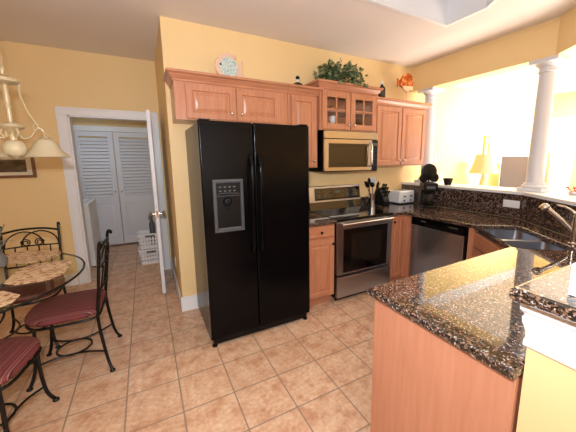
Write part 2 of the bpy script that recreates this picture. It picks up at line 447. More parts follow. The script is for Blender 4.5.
# the open white door leaf (hinged at the right jamb, standing nearly square to the wall)
dth = R(2.0)
D0 = Vector((-.150, DY-.03, 0)); dl = .81
dv = Vector((math.sin(-R(1.0)), -math.cos(R(1.0)), 0)); dn = Vector((-dv.y, dv.x, 0))
if dn.x < 0: dn = -dn
b = bmesh.new()
P4 = [D0, D0+dv*dl, D0+dv*dl+dn*.035, D0+dn*.035]
prism(b, [(p.x, p.y) for p in P4], .012, DZ-.006, .002, 1)
pp = [(0, 0), (.012, -.006), (.03, -.006), (.045, -.001)]
for (z0, z1) in ((.2, .92), (1.06, 1.5), (1.62, 1.9)):
    for s in (0, 1):
        u0 = .1+s*.33
        ring_panel(b, D0+dv*(u0)+Vector((0, 0, z0))-dn*.0005, dv, (0, 0, 1), -dn, .27, z1-z0, [(0, 0), (.006, .004), (.02, .004), (.03, .001)], back=False)
door = struct('door_1', b, M['door'], smooth=30)
b = bmesh.new(); k = D0+dv*(dl-.065)+Vector((0, 0, .93))
for s, base in ((-1, k), (1, k+dn*.035)):
    rot = (dn*s).to_track_quat('Z', 'Y').to_matrix()
    lathe(b, [(.03, 0), (.03, .006), (.011, .01), (.011, .03), (.02, .036), (.028, .048), (.026, .06), (.012, .066), (0.0001, .067)], base, 16, rot)
obj('door_knob', b, M['nickel'], door)
b = box(0, 1, 0, 1, 0, 1); b.free()
e = D0+dv*dl+dn*.0175
b = bmesh.new(); prism(b, [(e.x-.012, e.y-.003), (e.x+.012, e.y-.003), (e.x+.012, e.y+.001), (e.x-.012, e.y+.001)], .89, .97)
obj('latch_plate', b, M['nickel'], door, 0)
for z in (.25, 1.02, 1.8):
    b = bmesh.new(); tube(b, [(D0.x-.004, DY-.024, z-.045), (D0.x-.004, DY-.024, z+.045)], .006)
    obj('hinge', b, M['nickel'], door)

# closet louver doors across the back of the laundry room
lx = [(-1.76, -1.36), (-1.355, -.955), (-.95, -.55), (-.545, -.145)]
lx = [(-1.74, -1.28), (-1.275, -.82), (-.78, -.33), (-.325, -.02)]
lx = [(-1.75, -1.215), (-1.205, -.665), (-.655, -.02)]
for i, (x0, x1) in enumerate(lx):
    b = bmesh.new(); st = .075
    bx(b, x0, x0+st, CY, CY+.03, .03, 2.0, .002); bx(b, x1-st, x1, CY, CY+.03, .03, 2.0, .002)
    for z0, z1 in ((.03, .19), (.78, .89), (1.92, 2.0)): bx(b, x0+st, x1-st, CY, CY+.03, z0, z1)
    def louv(za, zb):
        z = za
        while z < zb-.01:
            prism_dir(b, [(x0+st, CY+.002, z), (x0+st, CY+.006, z-.002), (x0+st, CY+.028, z+.046), (x0+st, CY+.024, z+.050)], (x1-x0-2*st, 0, 0)); z += .056
    louv(.895, 1.90)
    ring_panel(b, (x0+st, CY+.018, .19), (1, 0, 0), (0, 0, 1), (0, -1, 0), x1-x0-2*st, .59, [(0, 0), (0.02, .0), (.04, .01), (.06, .01)], back=False)
    bx(b, x0+st, x1-st, CY+.022, CY+.026, .19, .78)
    d_ = struct('door_%d' % (i+2), b, M['door'], smooth=30)
    b = bmesh.new(); ball(b, (x1-.04 if i == 1 else x0+.04, CY-.012, .98), .014)
    obj('knob', b, M['nickel'], d_)
b = bmesh.new(); bx(b, -1.84, -.005, CY-.02, CY+.028, 2.005, 2.09, .003); bx(b, -1.84, -1.76, CY-.02, CY+.028, 0.001, 2.005, .003)
struct('trim_5', b, M['white'], smooth=30)

# columns
def column(cx, cy, zb, label):
    t = thing('column', label, 'column', (cx, cy, zb), 'round white columns on the low wall')
    b = bmesh.new(); bx(b, cx-.108, cx+.108, cy-.108, cy+.108, zb, zb+.035, .004)
    lathe(b, [(.1, .035), (.106, .045), (.102, .06), (.09, .066), (.09, .08), (.078, .088)], (cx, cy, zb), 32)
    obj('base', b, M['colwhite'], t)
    n = 10; sh = [(.074-.007*(k/n)**1.5, .088+(HZ-zb-.088-.12)*k/n) for k in range(n+1)]
    obj('shaft', lathe(bmesh.new(), sh, (cx, cy, zb), 32), M['colwhite'], t)
    b = bmesh.new(); h = HZ-zb
    lathe(b, [(.066, h-.12), (.08, h-.115), (.08, h-.105), (.07, h-.1), (.072, h-.07), (.092, h-.055), (.106, h-.035)], (cx, cy, zb), 32)
    bx(b, cx-.118, cx+.118, cy-.118, cy+.118, HZ-.036, HZ-.001, .004)
    obj('capital', b, M['colwhite'], t)
column(3.215, -.255, 1.186, 'white round column partly hidden behind the right wall cabinets')
column(3.205, -1.57, 1.186, 'white round column standing free on the low wall where it bends')

# ------------------------------------------------------------------ countertops
def slab(outer, hole, z0, z1, bev=.012):
    b = bmesh.new()
    loops = [[b.verts.new((x, y, z1)) for x, y in outer]]
    if hole: loops.append([b.verts.new((x, y, z1)) for x, y in hole])
    es = []
    for L in loops:
        for i in range(len(L)): es.append(b.edges.new((L[i], L[(i+1) % len(L)])))
    bmesh.ops.triangle_fill(b, use_beauty=True, use_dissolve=False, edges=es)
    for f in b.faces:
        if f.normal.z < 0: f.normal_flip()
    ex = bmesh.ops.extrude_face_region(b, geom=b.faces[:])
    vs = [v for v in ex['geom'] if isinstance(v, bmesh.types.BMVert)]
    bmesh.ops.translate(b, vec=(0, 0, z0-z1), verts=vs)
    bmesh.ops.recalc_face_normals(b, faces=b.faces[:])
    if bev:
        es = [e for e in b.edges if len(e.link_faces) == 2 and abs(e.verts[0].co.z-e.verts[1].co.z) < 1e-6 and abs(e.link_faces[0].normal.z) + abs(e.link_faces[1].normal.z) < 1.3 and abs(abs(e.link_faces[0].normal.z)-abs(e.link_faces[1].normal.z)) > .7]
        bmesh.ops.bevel(b, geom=es, offset=bev, segments=3, profile=.5, affect='EDGES')
    return b
CT = .914
SC = Vector((2.31, -1.885)); sd = Vector((-.616, -.788)); sn = Vector((.788, -.616))
def sq(hl, hd, r=.05, off=0):
    pts = []
    for sx, sy, a0 in ((1, 1, 0), (-1, 1, 90), (-1, -1, 180), (1, -1, 270)):
        for k in range(5):
            a = R(a0+k*22.5); u = sx*(hl-r)+r*math.cos(a); v_ = sy*(hd-r)+r*math.sin(a)
            p = SC+sd*(u+off)+sn*v_; pts.append((p.x, p.y))
    return pts
SHL, SHD = .36, .185
tag(obj('countertop', slab([(2.195, -.003), (XR-.001, -.003), (XR-.001, BEND.y-.0), (WEND.x-.012, -2.657), (.650, -2.657), (.650, -2.022), (1.925, -2.005), (2.375, -1.50), (2.365, -.665), (2.195, -.665)], sq(SHL, SHD), CT-.038, CT), M['granite']),
    'long U-shaped speckled granite worktop with the sink let into it', 'countertop')
tag(obj('countertop', slab([(1.045, -.003), (1.428, -.003), (1.428, -.665), (1.045, -.665)], None, CT-.038, CT), M['granite']),
    'short speckled granite worktop between refrigerator and range', 'countertop')
tag(obj('bar_top', slab([(.60, -2.645), (2.10, -2.645), (2.10, -3.10), (.60, -3.10)], None, 1.140, 1.18, .014), M['granite']),
    'raised speckled granite bar ledge on the peninsula wall', 'countertop')
bk = tag(obj('backsplash', box(1.045, 1.428, -.022, -.002, CT+.001, CT+.105, .003), M['gsplash']), 'low dark granite backsplash strip left of the range', 'backsplash')
tag(obj('backsplash', box(2.195, XR-.024, -.022, -.002, CT+.001, CT+.105, .003), M['gsplash']), 'low dark granite backsplash strip behind toaster and knife block', 'backsplash')
k0 = math.tan(ANG/2)
o1 = Vector((XR-.002, -.003)); iw = .02
tall = [(XR-.002+.02, -.003), (XR+.018, BEND.y-.018*k0), (WEND.x+nn.x*.018, WEND.y+nn.y*.018), (WEND.x-nn.x*.002, WEND.y-nn.y*.002), (XR-.002, BEND.y), (XR-.002, -.003)]
tall_b = prism(bmesh.new(), tall, CT+.001, 1.155)
tallo = tag(obj('backsplash', tall_b, M['gsplash'], smooth=0), 'tall dark granite splash facing the low wall behind the sink', 'backsplash')
# outlet on the splash
def outlet(cx, cy, cz, U, N, w, h, label, toggles=2, cat='outlet', horiz=False, socketcol='whitep'):
    U = Vector(U); N = Vector(N); O = Vector((cx, cy, cz))
    t = thing('wall_outlet' if cat == 'outlet' else 'light_switch', label, cat, (cx, cy, cz))
    b = bmesh.new(); ring_panel(b, O-U*w/2-Vector((0, 0, h/2)), U, (0, 0, 1), N, w, h, [(0, 0), (0, .003), (.004, .006), (.01, .006)])
    obj('cover_plate', b, M['whitep'], t)
    for s in ((-1, 1) if toggles == 2 else (0,)):
        c = O + (U*s*w*.22 if horiz else Vector((0, 0, s*h*.22)))
        b = bmesh.new(); hw = w*.16 if horiz else w*.25
        ring_panel(b, c-U*hw-Vector((0, 0, h*.14 if not horiz else h*.25)), U, (0, 0, 1), N, hw*2, h*.28 if not horiz else h*.5, [(0, .0055), (.002, .009), (.004, .009)])
        obj('socket' if cat == 'outlet' else 'toggle', b, M['grey' if socketcol == 'grey' else 'whitep'], t)
    return t
outlet(XR-.003, -1.47, 1.056, (0, -1, 0), (-1, 0, 0), .155, .075, 'white double outlet plate lying sideways in the granite splash', 2, horiz=True)
outlet(3.76, -.001, 1.525, (1, 0, 0), (0, -1, 0), .075, .11, 'upper white switch plate on the yellow living room wall', 1, 'switch', socketcol='grey')
outlet(3.905, -.001, 1.235, (1, 0, 0), (0, -1, 0), .075, .11, 'lower white switch plate on the yellow living room wall', 1, 'switch')
outlet(-.001, .55, .36, (0, -1, 0), (-1, 0, 0), .07, .115, 'white outlet plate low on the side wall by the open door', 2)

# sink: two bowls
t = thing('sink', 'stainless steel double bowl sink set into the granite corner', 'sink', (SC.x, SC.y, CT-.2))
def bowl(off, hl):
    b = bmesh.new(); loops = []
    for sc_, z, rr_ in ((.012, CT-.0385, .05), (.0, CT-.0385, .05), (-.004, CT-.10, .05), (-.012, CT-.19, .06), (-.045, CT-.205, .05)):
        pts = []
        for sx, sy, a0 in ((1, 1, 0), (-1, 1, 90), (-1, -1, 180), (1, -1, 270)):
            for k in range(5):
                a = R(a0+k*22.5); u = sx*(hl+sc_-rr_)+rr_*math.cos(a); v_ = sy*(SHD+sc_-rr_)+rr_*math.sin(a)
                p = SC+sd*(u+off)+sn*v_; pts.append(b.verts.new((p.x, p.y, z)))
        loops.append(pts)
    for A, B in zip(loops, loops[1:]):
        for k in range(20): b.faces.new((A[k], A[(k+1) % 20], B[(k+1) % 20], B[k]))
    b.faces.new(loops[-1]); return b
for off, hl in ((-.19, .172), (.19, .165)):
    bo = obj('bowl', bowl(off, hl), M['steel'], t)
    p = SC+sd*off; b = bmesh.new(); lathe(b, [(.042, 0), (.042, .003), (.03, .004), (.028, .001), (.0001, .001)], (p.x, p.y, CT-.2045), 20)
    obj('drain', b, M['chrome'], bo)
p = SC+sd*(-.002)
b = bmesh.new(); bx(b, p.x-.01, p.x+.01, p.y-SHD, p.y+SHD, CT-.12, CT-.040, .006); 
xform(b, Matrix.Translation((p.x, p.y, 0)) @ Matrix.Rotation(math.atan2(sn.y, sn.x)-PI/2, 4, 'Z') @ Matrix.Translation((-p.x, -p.y, 0)))
obj('divider', b, M['steel'], t)
# faucet
F0 = Vector((2.375, -2.20, CT))
t = thing('faucet', 'brushed nickel pull-out faucet with side lever behind the sink', 'faucet', F0)
b = bmesh.new(); lathe(b, [(.032, .001), (.032, .008), (.026, .014), (.0235, .02), (.0225, .12), (.024, .135), (.024, .19), (.02, .205), (.0001, .212)], F0, 24)
obj('body', b, M['nickel'], t)
tip = Vector((2.315, -2.035, 1.165)); st_ = F0+Vector((0, 0, .075))
pts = spline([st_, st_+(tip-st_)*.3+Vector((0, 0, .01)), st_+(tip-st_)*.7+Vector((0, 0, .004)), tip], 5)
sp = obj('spout', tube(bmesh.new(), pts, [.0145]*9+[.0155]*4+[.018, .018, .018], 14), M['nickel'], t)
dr = (tip-st_).normalized(); hd = bmesh.new(); rot = Vector((dr.x*.6, dr.y*.6, -.55)).normalized().to_track_quat('Z', 'Y').to_matrix()
lathe(hd, [(.016, -.02), (.026, -.01), (.029, .012), (.026, .03), (.018, .032)], tip, 18, rot)
obj('spray_head', hd, M['nickel'], sp)
b = bmesh.new(); top = F0+Vector((0, 0, .20)); tube(b, spline([top, top+Vector((-.01, .02, .03)), top+Vector((.0, .075, .055)), top+Vector((.0, .12, .062))], 5), [.01]*5+[.008]*6+[.007]*5, 10)
obj('lever', b, M['nickel'], t)

# ------------------------------------------------------------------ cabinets
def knob(b, p, n=(0, -1, 0), s=1.0):
    rot = Vector(n).to_track_quat('Z', 'Y').to_matrix()
    lathe(b, [(.006*s, 0), (.006*s, .012*s), (.013*s, .016*s), (.015*s, .022*s), (.011*s, .028*s), (.0001, .03*s)], p, 14, rot); return b
CR = [(.0, 0), (.008, .002), (.008, .014), (.022, .03), (.032, .05), (.046, .058), (.05, .062), (.05, .078)]
def crown_part(x0, x1, yf, z, t, left=1, right=1, h=1.0):
    b = crown(bmesh.new(), x0, x1, yf, -.003, [(o_, z+dz*h) for o_, dz in CR], left, right)
    obj('crown_moulding', b, M['woodh'], t, 30)
KN = M['nickel']
def wall_cab(label, x0, x1, yf, z0, z1, doors, left=1, right=1, knobs=(), zd0=None, h=1.0):
    t = thing('wall_cabinet', label, 'cabinet', ((x0+x1)/2, -.003, z0))
    obj('body', box(x0+.001, x1-.001, yf, -.003, z0, z1, .002), M['wood'], t, 30)
    crown_part(x0+.001, x1-.001, yf, z1-.02, t, left, right, h)
    for (a, c), kx in zip(doors, knobs):
        d0 = zd0 if zd0 else z0+.012
        b = ring_panel(bmesh.new(), (a, yf-.001, d0), (1, 0, 0), (0, 0, 1), (0, -1, 0), c-a, z1-.035-d0, RP)
        d = obj('door', b, M['wood'], t, 25)
        obj('knob', knob(bmesh.new(), (kx, yf-.021, d0+.06)), KN, d)
    return t
wall_cab('wide shallow maple wall cabinet above the refrigerator, two raised-panel doors', .035, 1.055, -.33, 1.85, 2.175, [(.12, .535), (.545, .96)], 1, 0, (.495, .585))
wall_cab('tall narrow maple wall cabinet between refrigerator and microwave', 1.056, 1.395, -.33, 1.43, 2.175, [(1.085, 1.368)], 0, 1, (1.335,))
wall_cab('double-door maple wall cabinet between microwave and column', 2.178, 3.055, -.33, 1.43, 2.165, [(2.20, 2.60), (2.615, 3.035)], 1, 1, (2.565, 2.65), h=.95)
# glass-fronted cabinet over the microwave
gx0, gx1, gyf, gz0, gz1 = 1.40, 2.172, -.365, 1.822, 2.245
t = thing('glass_cabinet', 'maple wall cabinet with glass doors above the microwave', 'cabinet', ((gx0+gx1)/2, -.003, gz0))
b = bmesh.new()
bx(b, gx0+.001, gx0+.02, gyf, -.003, gz0, gz1); bx(b, gx1-.02, gx1-.001, gyf, -.003, gz0, gz1); bx(b, gx0+.02, gx1-.02, gyf, -.003, gz0, gz0+.02); bx(b, gx0+.02, gx1-.02, gyf, -.003, gz1-.02, gz1)
bx(b, gx0+.02, gx1-.02, -.01, -.003, gz0+.02, gz1-.02); bx(b, gx0+.02, gx0+.05, gyf, gyf+.02, gz0+.02, gz1-.02); bx(b, gx1-.05, gx1-.02, gyf, gyf+.02, gz0+.02, gz1-.02); bx(b, 1.77, 1.80, gyf, gyf+.02, gz0+.02, gz1-.02); bx(b, gx0+.05, gx1-.05, gyf, gyf+.02, gz1-.06, gz1-.02)
obj('body', b, M['wood'], t, 30)
obj('shelf', box(gx0+.022, gx1-.022, gyf+.03, -.012, 2.02, 2.035), M['wood'], t, 0)
crown_part(gx0+.001, gx1-.001, gyf, gz1-.015, t, 1, 1)
for a, c, kx in ((1.425, 1.78, 1.745), (1.79, 2.15, 1.825)):
    b = bmesh.new(); d0, d1 = gz0+.012, gz1-.03; st = .058; y0, y1 = gyf-.021, gyf-.001
    bx(b, a, a+st, y0, y1, d0, d1, .003); bx(b, c-st, c, y0, y1, d0, d1, .003); bx(b, a+st, c-st, y0, y1, d0, d0+st, .003); bx(b, a+st, c-st, y0, y1, d1-st, d1, .003)
    bx(b, (a+c)/2-.009, (a+c)/2+.009, y0+.004, y1-.004, d0+st, d1-st, .002); bx(b, a+st, c-st, y0+.004, y1-.004, (d0+d1)/2+.0, (d0+d1)/2+.018, .002)
    d = obj('door', b, M['wood'], t, 30)
    obj('glass_pane', box(a+st-.004, c-st+.004, gyf-.010, gyf-.007, d0+st-.004, d1-st+.004), M['glass'], d, 0)
    obj('knob', knob(bmesh.new(), (kx, gyf-.021, d0+.05)), KN, d)
# glassware in it
gl_l = ['clear stemmed glass behind the left glass door, left one', 'white stemmed glass behind the left glass door, right one', 'white stemmed glass behind the right glass door, left one', 'clear stemmed glass behind the right glass door, right one']
for i, x in enumerate((1.53, 1.66, 1.91, 2.03)):
    b = bmesh.new(); lathe(b, [(.032, 0), (.032, .004), (.006, .01), (.005, .06), (.03, .085), (.036, .115), (.032, .15), (.029, .15), (.033, .115), (.027, .088), (.0001, .07)], (x, -.22, gz0+.021), 18)
    tag(obj('wine_glass', b, M['whitep'] if i in (1, 2) else M['glass']), gl_l[i], 'glass', 'glasses in the glass-fronted cabinet')
for i, x in enumerate((1.56, 2.0)):
    b = bmesh.new(); lathe(b, [(.04, 0), (.05, .01), (.09, .045), (.095, .05), (.088, .047), (.045, .013), (.0001, .012)], (x, -.2, 2.036), 24)
    tag(obj('serving_bowl', b, plain('brown_bowl', (150, 90, 62), .3)), ['shallow brown bowl on the shelf behind the left glass door', 'shallow brown bowl on the shelf behind the right glass door'][i], 'bowl', 'bowls in the glass-fronted cabinet')

# base cabinets
t = thing('base_cabinet', 'narrow maple base cabinet between refrigerator and range', 'cabinet', (1.24, -.003, 0))
b = box(1.06, 1.426, -.62, -.003, .10, CT-.039, .002); bx(b, 1.06, 1.426, -.55, -.003, .001, .10)
obj('body', b, M['wood'], t, 30)
obj('drawer_kick', box(1.06, 1.426, -.556, -.551, .001, .098), M['woodh'], t, 0)
d = obj('drawer', ring_panel(bmesh.new(), (1.085, -.621, .745), (1, 0, 0), (0, 0, 1), (0, -1, 0), .325, .115, DR), M['woodh'], t, 25)
obj('knob', knob(bmesh.new(), (1.25, -.641, .80)), M['blackp'], d, label='dark knob')
d = obj('door', ring_panel(bmesh.new(), (1.085, -.621, .115), (1, 0, 0), (0, 0, 1), (0, -1, 0), .325, .605, RP), M['wood'], t, 25)
obj('knob', knob(bmesh.new(), (1.385, -.641, .67)), M['blackp'], d, label='dark knob')
t = thing('base_cabinet', 'maple corner base cabinet between range and dishwasher', 'cabinet', (2.6, -.003, 0))
b = prism(bmesh.new(), [(2.197, -.003), (XR-.03, -.003), (XR-.03, -.758), (2.40, -.758), (2.40, -.62), (2.197, -.62)], .10, CT-.039)
prism(b, [(2.197, -.003), (XR-.03, -.003), (XR-.03, -.758), (2.46, -.758), (2.46, -.56), (2.197, -.56)], .001, .10)
obj('body', b, M['wood'], t, 0)
d = obj('door', ring_panel(bmesh.new(), (2.205, -.621, .115), (1, 0, 0), (0, 0, 1), (0, -1, 0), .185, .745, [(0, 0), (0, .017), (.003, .02), (.04, .02), (.045, .013), (.05, .012), (.065, .0185), (.07, .019)]), M['wood'], t, 25)
obj('knob', knob(bmesh.new(), (2.235, -.641, .80)), M['blackp'], d)
d = obj('door', ring_panel(bmesh.new(), (2.399, -.645, .115), (0, -1, 0), (0, 0, 1), (-1, 0, 0), .11, .745, [(0, 0), (0, .017), (.003, .02), (.025, .02), (.029, .013), (.034, .012), (.042, .0185)]), M['wood'], t, 25)
# sink base: angled front
fa, fb = Vector((2.405, -1.475)), Vector((1.955, -2.035)); fd = (fb-fa).normalized(); fn = Vector((fd.y, -fd.x))
if fn.x > 0: fn = -fn
t = thing('sink_base_cabinet', 'maple corner cabinet with angled front under the sink', 'cabinet', (2.4, -1.9, 0))
b = prism(bmesh.new(), [(2.405, -1.425), (fa.x, fa.y), (fb.x, fb.y), (1.955, -2.62), (2.20, -2.60), (2.97, -1.60), (2.97, -1.425)], .10, CT-.042)
# hollow top so the bowls fit: keep the box low instead
b.free(); b = bmesh.new()
zt = CT-.25
cpoly = [(2.405, -1.425), (fa.x, fa.y), (fb.x, fb.y), (1.955, -2.60), (2.14, -2.60), (2.93, -1.60), (2.95, -1.425)]
prism(b, cpoly, .10, zt)
q = [(fa.x, fa.y), (fb.x, fb.y), (fb.x-fn.x*.02, fb.y-fn.y*.02), (fa.x-fn.x*.02, fa.y-fn.y*.02)]; prism(b, q, zt, CT-.039)
bx(b, 2.405, 2.425, -1.475, -1.425, zt, CT-.039)
obj('body', b, M['wood'], t, 0)
Lf = (fb-fa).length
b = ring_panel(bmesh.new(), Vector((fa.x+fd.x*.05+fn.x*.001, fa.y+fd.y*.05+fn.y*.001, .13)), Vector((fd.x, fd.y, 0)), (0, 0, 1), Vector((fn.x, fn.y, 0)), Lf-.1, .58, RP)
d = obj('door', b, M['wood'], t, 25)
kp = fa+fd*(Lf-.1)+fn*.021; obj('knob', knob(bmesh.new(), (kp.x, kp.y, .66), (fn.x, fn.y, 0)), M['blackp'], d)
b = ring_panel(bmesh.new(), Vector((fa.x+fd.x*.05+fn.x*.001, fa.y+fd.y*.05+fn.y*.001, .73)), Vector((fd.x, fd.y, 0)), (0, 0, 1), Vector((fn.x, fn.y, 0)), Lf-.1, .12, DR)
obj('false_drawer', b, M['woodh'], t, 25)
# peninsula
t = thing('peninsula_cabinet', 'maple peninsula cabinet with plain end panel facing the camera', 'cabinet', (1.3, -2.35, 0))
b = box(.70, 1.953, -2.64, -2.06, .10, CT-.039, .001); bx(b, .70, 1.953, -2.64, -2.13, .001, .10)
obj('body', b, M['wood'], t, 0)
obj('end_panel', box(.68, .699, -2.652, -2.045, .001, CT-.0385, .002), M['woodd'], t, 30)
for a in (.72, 1.03, 1.34, 1.65):
    d = obj('door', ring_panel(bmesh.new(), (a+.295, -2.059, .115), (-1, 0, 0), (0, 0, 1), (0, 1, 0), .285, .74, RP), M['wood'], t, 25)
    obj('knob', knob(bmesh.new(), (a+.05, -2.039, .78), (0, 1, 0)), M['blackp'], d)

# ------------------------------------------------------------------ refrigerator
fx, fy = .131, -.785; FW = .908
t = thing('refrigerator', 'tall glossy black side-by-side refrigerator with water dispenser', 'refrigerator', (fx+FW/2, -.4, 0))
obj('body', box(fx+.004, fx+FW-.004, fy+.075, -.03, .04, 1.79, .006), M['blackside'], t, 30)
sx = fx+.405
for nm, a, c in (('freezer_door', fx, sx-.003), ('fresh_food_door', sx+.003, fx+FW)):
    d = obj(nm, box(a, c, fy, fy+.068, .075, 1.80, .012, 3), M['black'], t, 50)
    hx = (c-.032) if nm == 'freezer_door' else (a+.032)
    b = bmesh.new(); z0, z1 = .76, 1.55
    pts = [(hx, fy-.002, z0), (hx, fy-.03, z0+.03), (hx, fy-.05, z0+.12), (hx, fy-.055, (z0+z1)/2), (hx, fy-.05, z1-.12), (hx, fy-.03, z1-.03), (hx, fy-.002, z1)]
    tube(b, spline(pts, 5), .0125, 12); obj('handle', b, M['black'], d)
    if nm == 'freezer_door': fd_ = d
    obj('hinge_cover', box((a+.01) if a < sx-.1 else (c-.09), (a+.09) if a < sx-.1 else (c-.01), fy+.012, fy+.11, 1.801, 1.811, .003), M['blackp'], t)
obj('base_grille', box(fx+.02, fx+FW-.02, fy+.03, fy+.07, .02, .07, .004), M['blackp'], t)
for x in (fx+.03, fx+FW-.03):
    b = bmesh.new(); lathe(b, [(.022, .0005), (.022, .014), (.012, .018), (.012, .045)], (x, fy+.045, 0), 14); obj('foot', b, M['blackp'], t)
# dispenser on the freezer door
xa, xb_, za, zb_ = fx+.075, fx+.308, .962, 1.372
dsp = bmesh.new(); y = fy-.001
ring_panel(dsp, (xa, y, za), (1, 0, 0), (0, 0, 1), (0, -1, 0), xb_-xa, zb_-za, [(0, 0), (0, .006), (.004, .01), (.022, .01), (.026, .002)], back=False)
do = obj('dispenser', dsp, plain('dark_grey_frame', (70, 72, 76), .3), fd_, 30, label='grey frame of the dispenser')
# sub-sub parts are too deep, so the dispenser's pieces are siblings under the door
obj('dispenser_panel', box(xa+.026, xb_-.026, y-.009, y-.001, zb_-.125, zb_-.028, .003), M['blackp'], fd_)
b = bmesh.new()
for r_ in range(2):
    for c_ in range(4): obj('button', box(xa+.045+c_*.036, xa+.062+c_*.036, y-.0105, y-.0092, zb_-.062-r_*.03, zb_-.055-r_*.03), M['btn'], fd_, 0)
tube(b, spline([(xa+.035, y-.0098, zb_-.112), (xa+.08, y-.0098, zb_-.104), (xb_-.035, y-.0098, zb_-.112)], 5), .0012, 4)
obj('panel_trim', b, M['btn'], fd_, 0)
obj('dispenser_recess', box(xa+.027, xb_-.027, y-.003, y-.0012, za+.03, zb_-.13, .0), M['blackp'], fd_)
b = bmesh.new(); lathe(b, [(.034, -.0), (.034, .012), (.026, .022), (.0001, .024)], (xa+.105, y-.003, zb_-.17), 20, Vector((0, -1, 0)).to_track_quat('Z', 'Y').to_matrix())
bx(b, xa+.088, xa+.12, y-.014, y-.003, zb_-.24, zb_-.18, .004)
obj('dispenser_paddle', b, M['blackp'], fd_)
obj('drip_tray', box(xa+.03, xb_-.03, y-.012, y-.0012, za+.024, za+.034, .002), M['grey'], fd_)

# ------------------------------------------------------------------ range
rx0, rx1, ry = 1.434, 2.190, -.655
t = thing('range', 'stainless steel freestanding electric range with black glass cooktop', 'range', ((rx0+rx1)/2, -.3, 0))
obj('body', box(rx0+.002, rx1-.002, ry+.03, -.004, .045, .895, .002), M['blackp'], t, 30)
obj('cooktop', box(rx0, rx1, ry-.01, -.10, .896, .918, .006), M['blackglass'], t, 30)
b = bmesh.new()
b.free()
for cx_, cy_, r_ in ((1.62, -.47, .1), (2.0, -.47, .08), (1.62, -.22, .075), (2.0, -.22, .1)):
    pts = [(cx_+r_*math.cos(a*PI/16), cy_+r_*math.sin(a*PI/16), .9183) for a in range(32)]; obj('burner_ring', tube(bmesh.new(), pts, .0008, 4, True), M['grey'], t, 0)
b = prism_dir(bmesh.new(), [(rx0, -.004, .918), (rx0, -.105, .919), (rx0, -.085, 1.01), (rx0, -.004, 1.01)], (rx1-rx0, 0, 0), .002)
obj('backguard_base', b, M['blackglass'], t, 30)
b = prism_dir(bmesh.new(), [(rx0+.0, -.004, 1.011), (rx0+.0, -.095, 1.011), (rx0+.0, -.07, 1.185), (rx0+.0, -.06, 1.198), (rx0+.0, -.004, 1.198)], (rx1-rx0-.0, 0, 0), .004)
bg_ = obj('backguard', b, M['steel'], t, 30)
sl = math.atan2(.025, .174)
def onbg(x, h): return Vector((x, -.095+math.sin(sl)*h, 1.011+math.cos(sl)*h))
Vv = Vector((0, math.sin(sl), math.cos(sl))); Nv = Vector((0, -math.cos(sl), math.sin(sl)))
b = ring_panel(bmesh.new(), onbg(rx0+.07, .02)+Nv*.0005, (1, 0, 0), Vv, Nv, rx1-rx0-.085, .145, [(0, 0), (0, .003), (.004, .005), (.02, .005)])
cp = obj('control_panel', b, M['blackglass'], bg_, 30)
b = ring_panel(bmesh.new(), onbg(1.78, .1)+Nv*.0056, (1, 0, 0), Vv, Nv, .09, .03, [(0, 0), (0, .0008), (.002, .0008)])
obj('clock_display', b, M['display'], bg_, 0)
b = bmesh.new()
for gx_ in (1.56, 1.64, 1.72, 1.90, 1.98, 2.06):
    for hh in (.06, .08, .12):
        obj('button', ring_panel(bmesh.new(), onbg(gx_, hh)+Nv*.0056, (1, 0, 0), Vv, Nv, .018, .005, [(0, 0), (0, .0006)]), M['btn'], bg_, 0)
b.free()
for kx in (1.545, 1.60, 2.115, 2.155):
    b = bmesh.new(); lathe(b, [(.018, 0), (.018, .012), (.015, .02), (.0001, .021)], onbg(kx-.0, .10)+Nv*.006, 16, Nv.to_track_quat('Z', 'Y').to_matrix()) if False else None
# oven door
b = bmesh.new(); bx(b, rx0+.002, rx1-.002, ry-.008, ry+.028, .315, .885, .006)
od = obj('oven_door', b, M['steelz'], t, 30)
b = ring_panel(bmesh.new(), (rx0+.075, ry-.0082, .335), (1, 0, 0), (0, 0, 1), (0, -1, 0), rx1-rx0-.15, .47, [(0, 0), (0, .003), (.003, .004), (.06, .004), (.07, .003)])
obj('door_glass', b, M['blackglass'], od, 30)
obj('oven_window', box(rx0+.17, rx1-.17, ry-.0135, ry-.0125, .42, .74), M['ovenglass'], od, 0)
b = bmesh.new(); hz = .862; hy = ry-.05
tube(b, [(rx0+.03, hy, hz), (rx1-.03, hy, hz)], .013, 14)
for x in (rx0+.07, rx1-.07): tube(b, [(x, hy, hz), (x, ry-.007, hz)], .009, 10)
obj('handle', b, M['chrome'], od)
dw_ = obj('storage_drawer', box(rx0+.002, rx1-.002, ry-.008, ry+.028, .06, .295, .006), M['steel'], t, 30)
obj('drawer_lip', box(rx0+.01, rx1-.01, ry-.02, ry-.006, .284, .296, .004), M['chrome'], dw_, 30)
obj('kick_panel', box(rx0+.02, rx1-.02, ry+.05, ry+.06, .012, .045), M['blackp'], t, 0)
for x in (rx0+.05, rx1-.05):
    obj('foot', lathe(bmesh.new(), [(.018, .0005), (.018, .01), (.01, .012), (.01, .046)], (x, ry+.055+.03, 0), 12), M['blackp'], t)

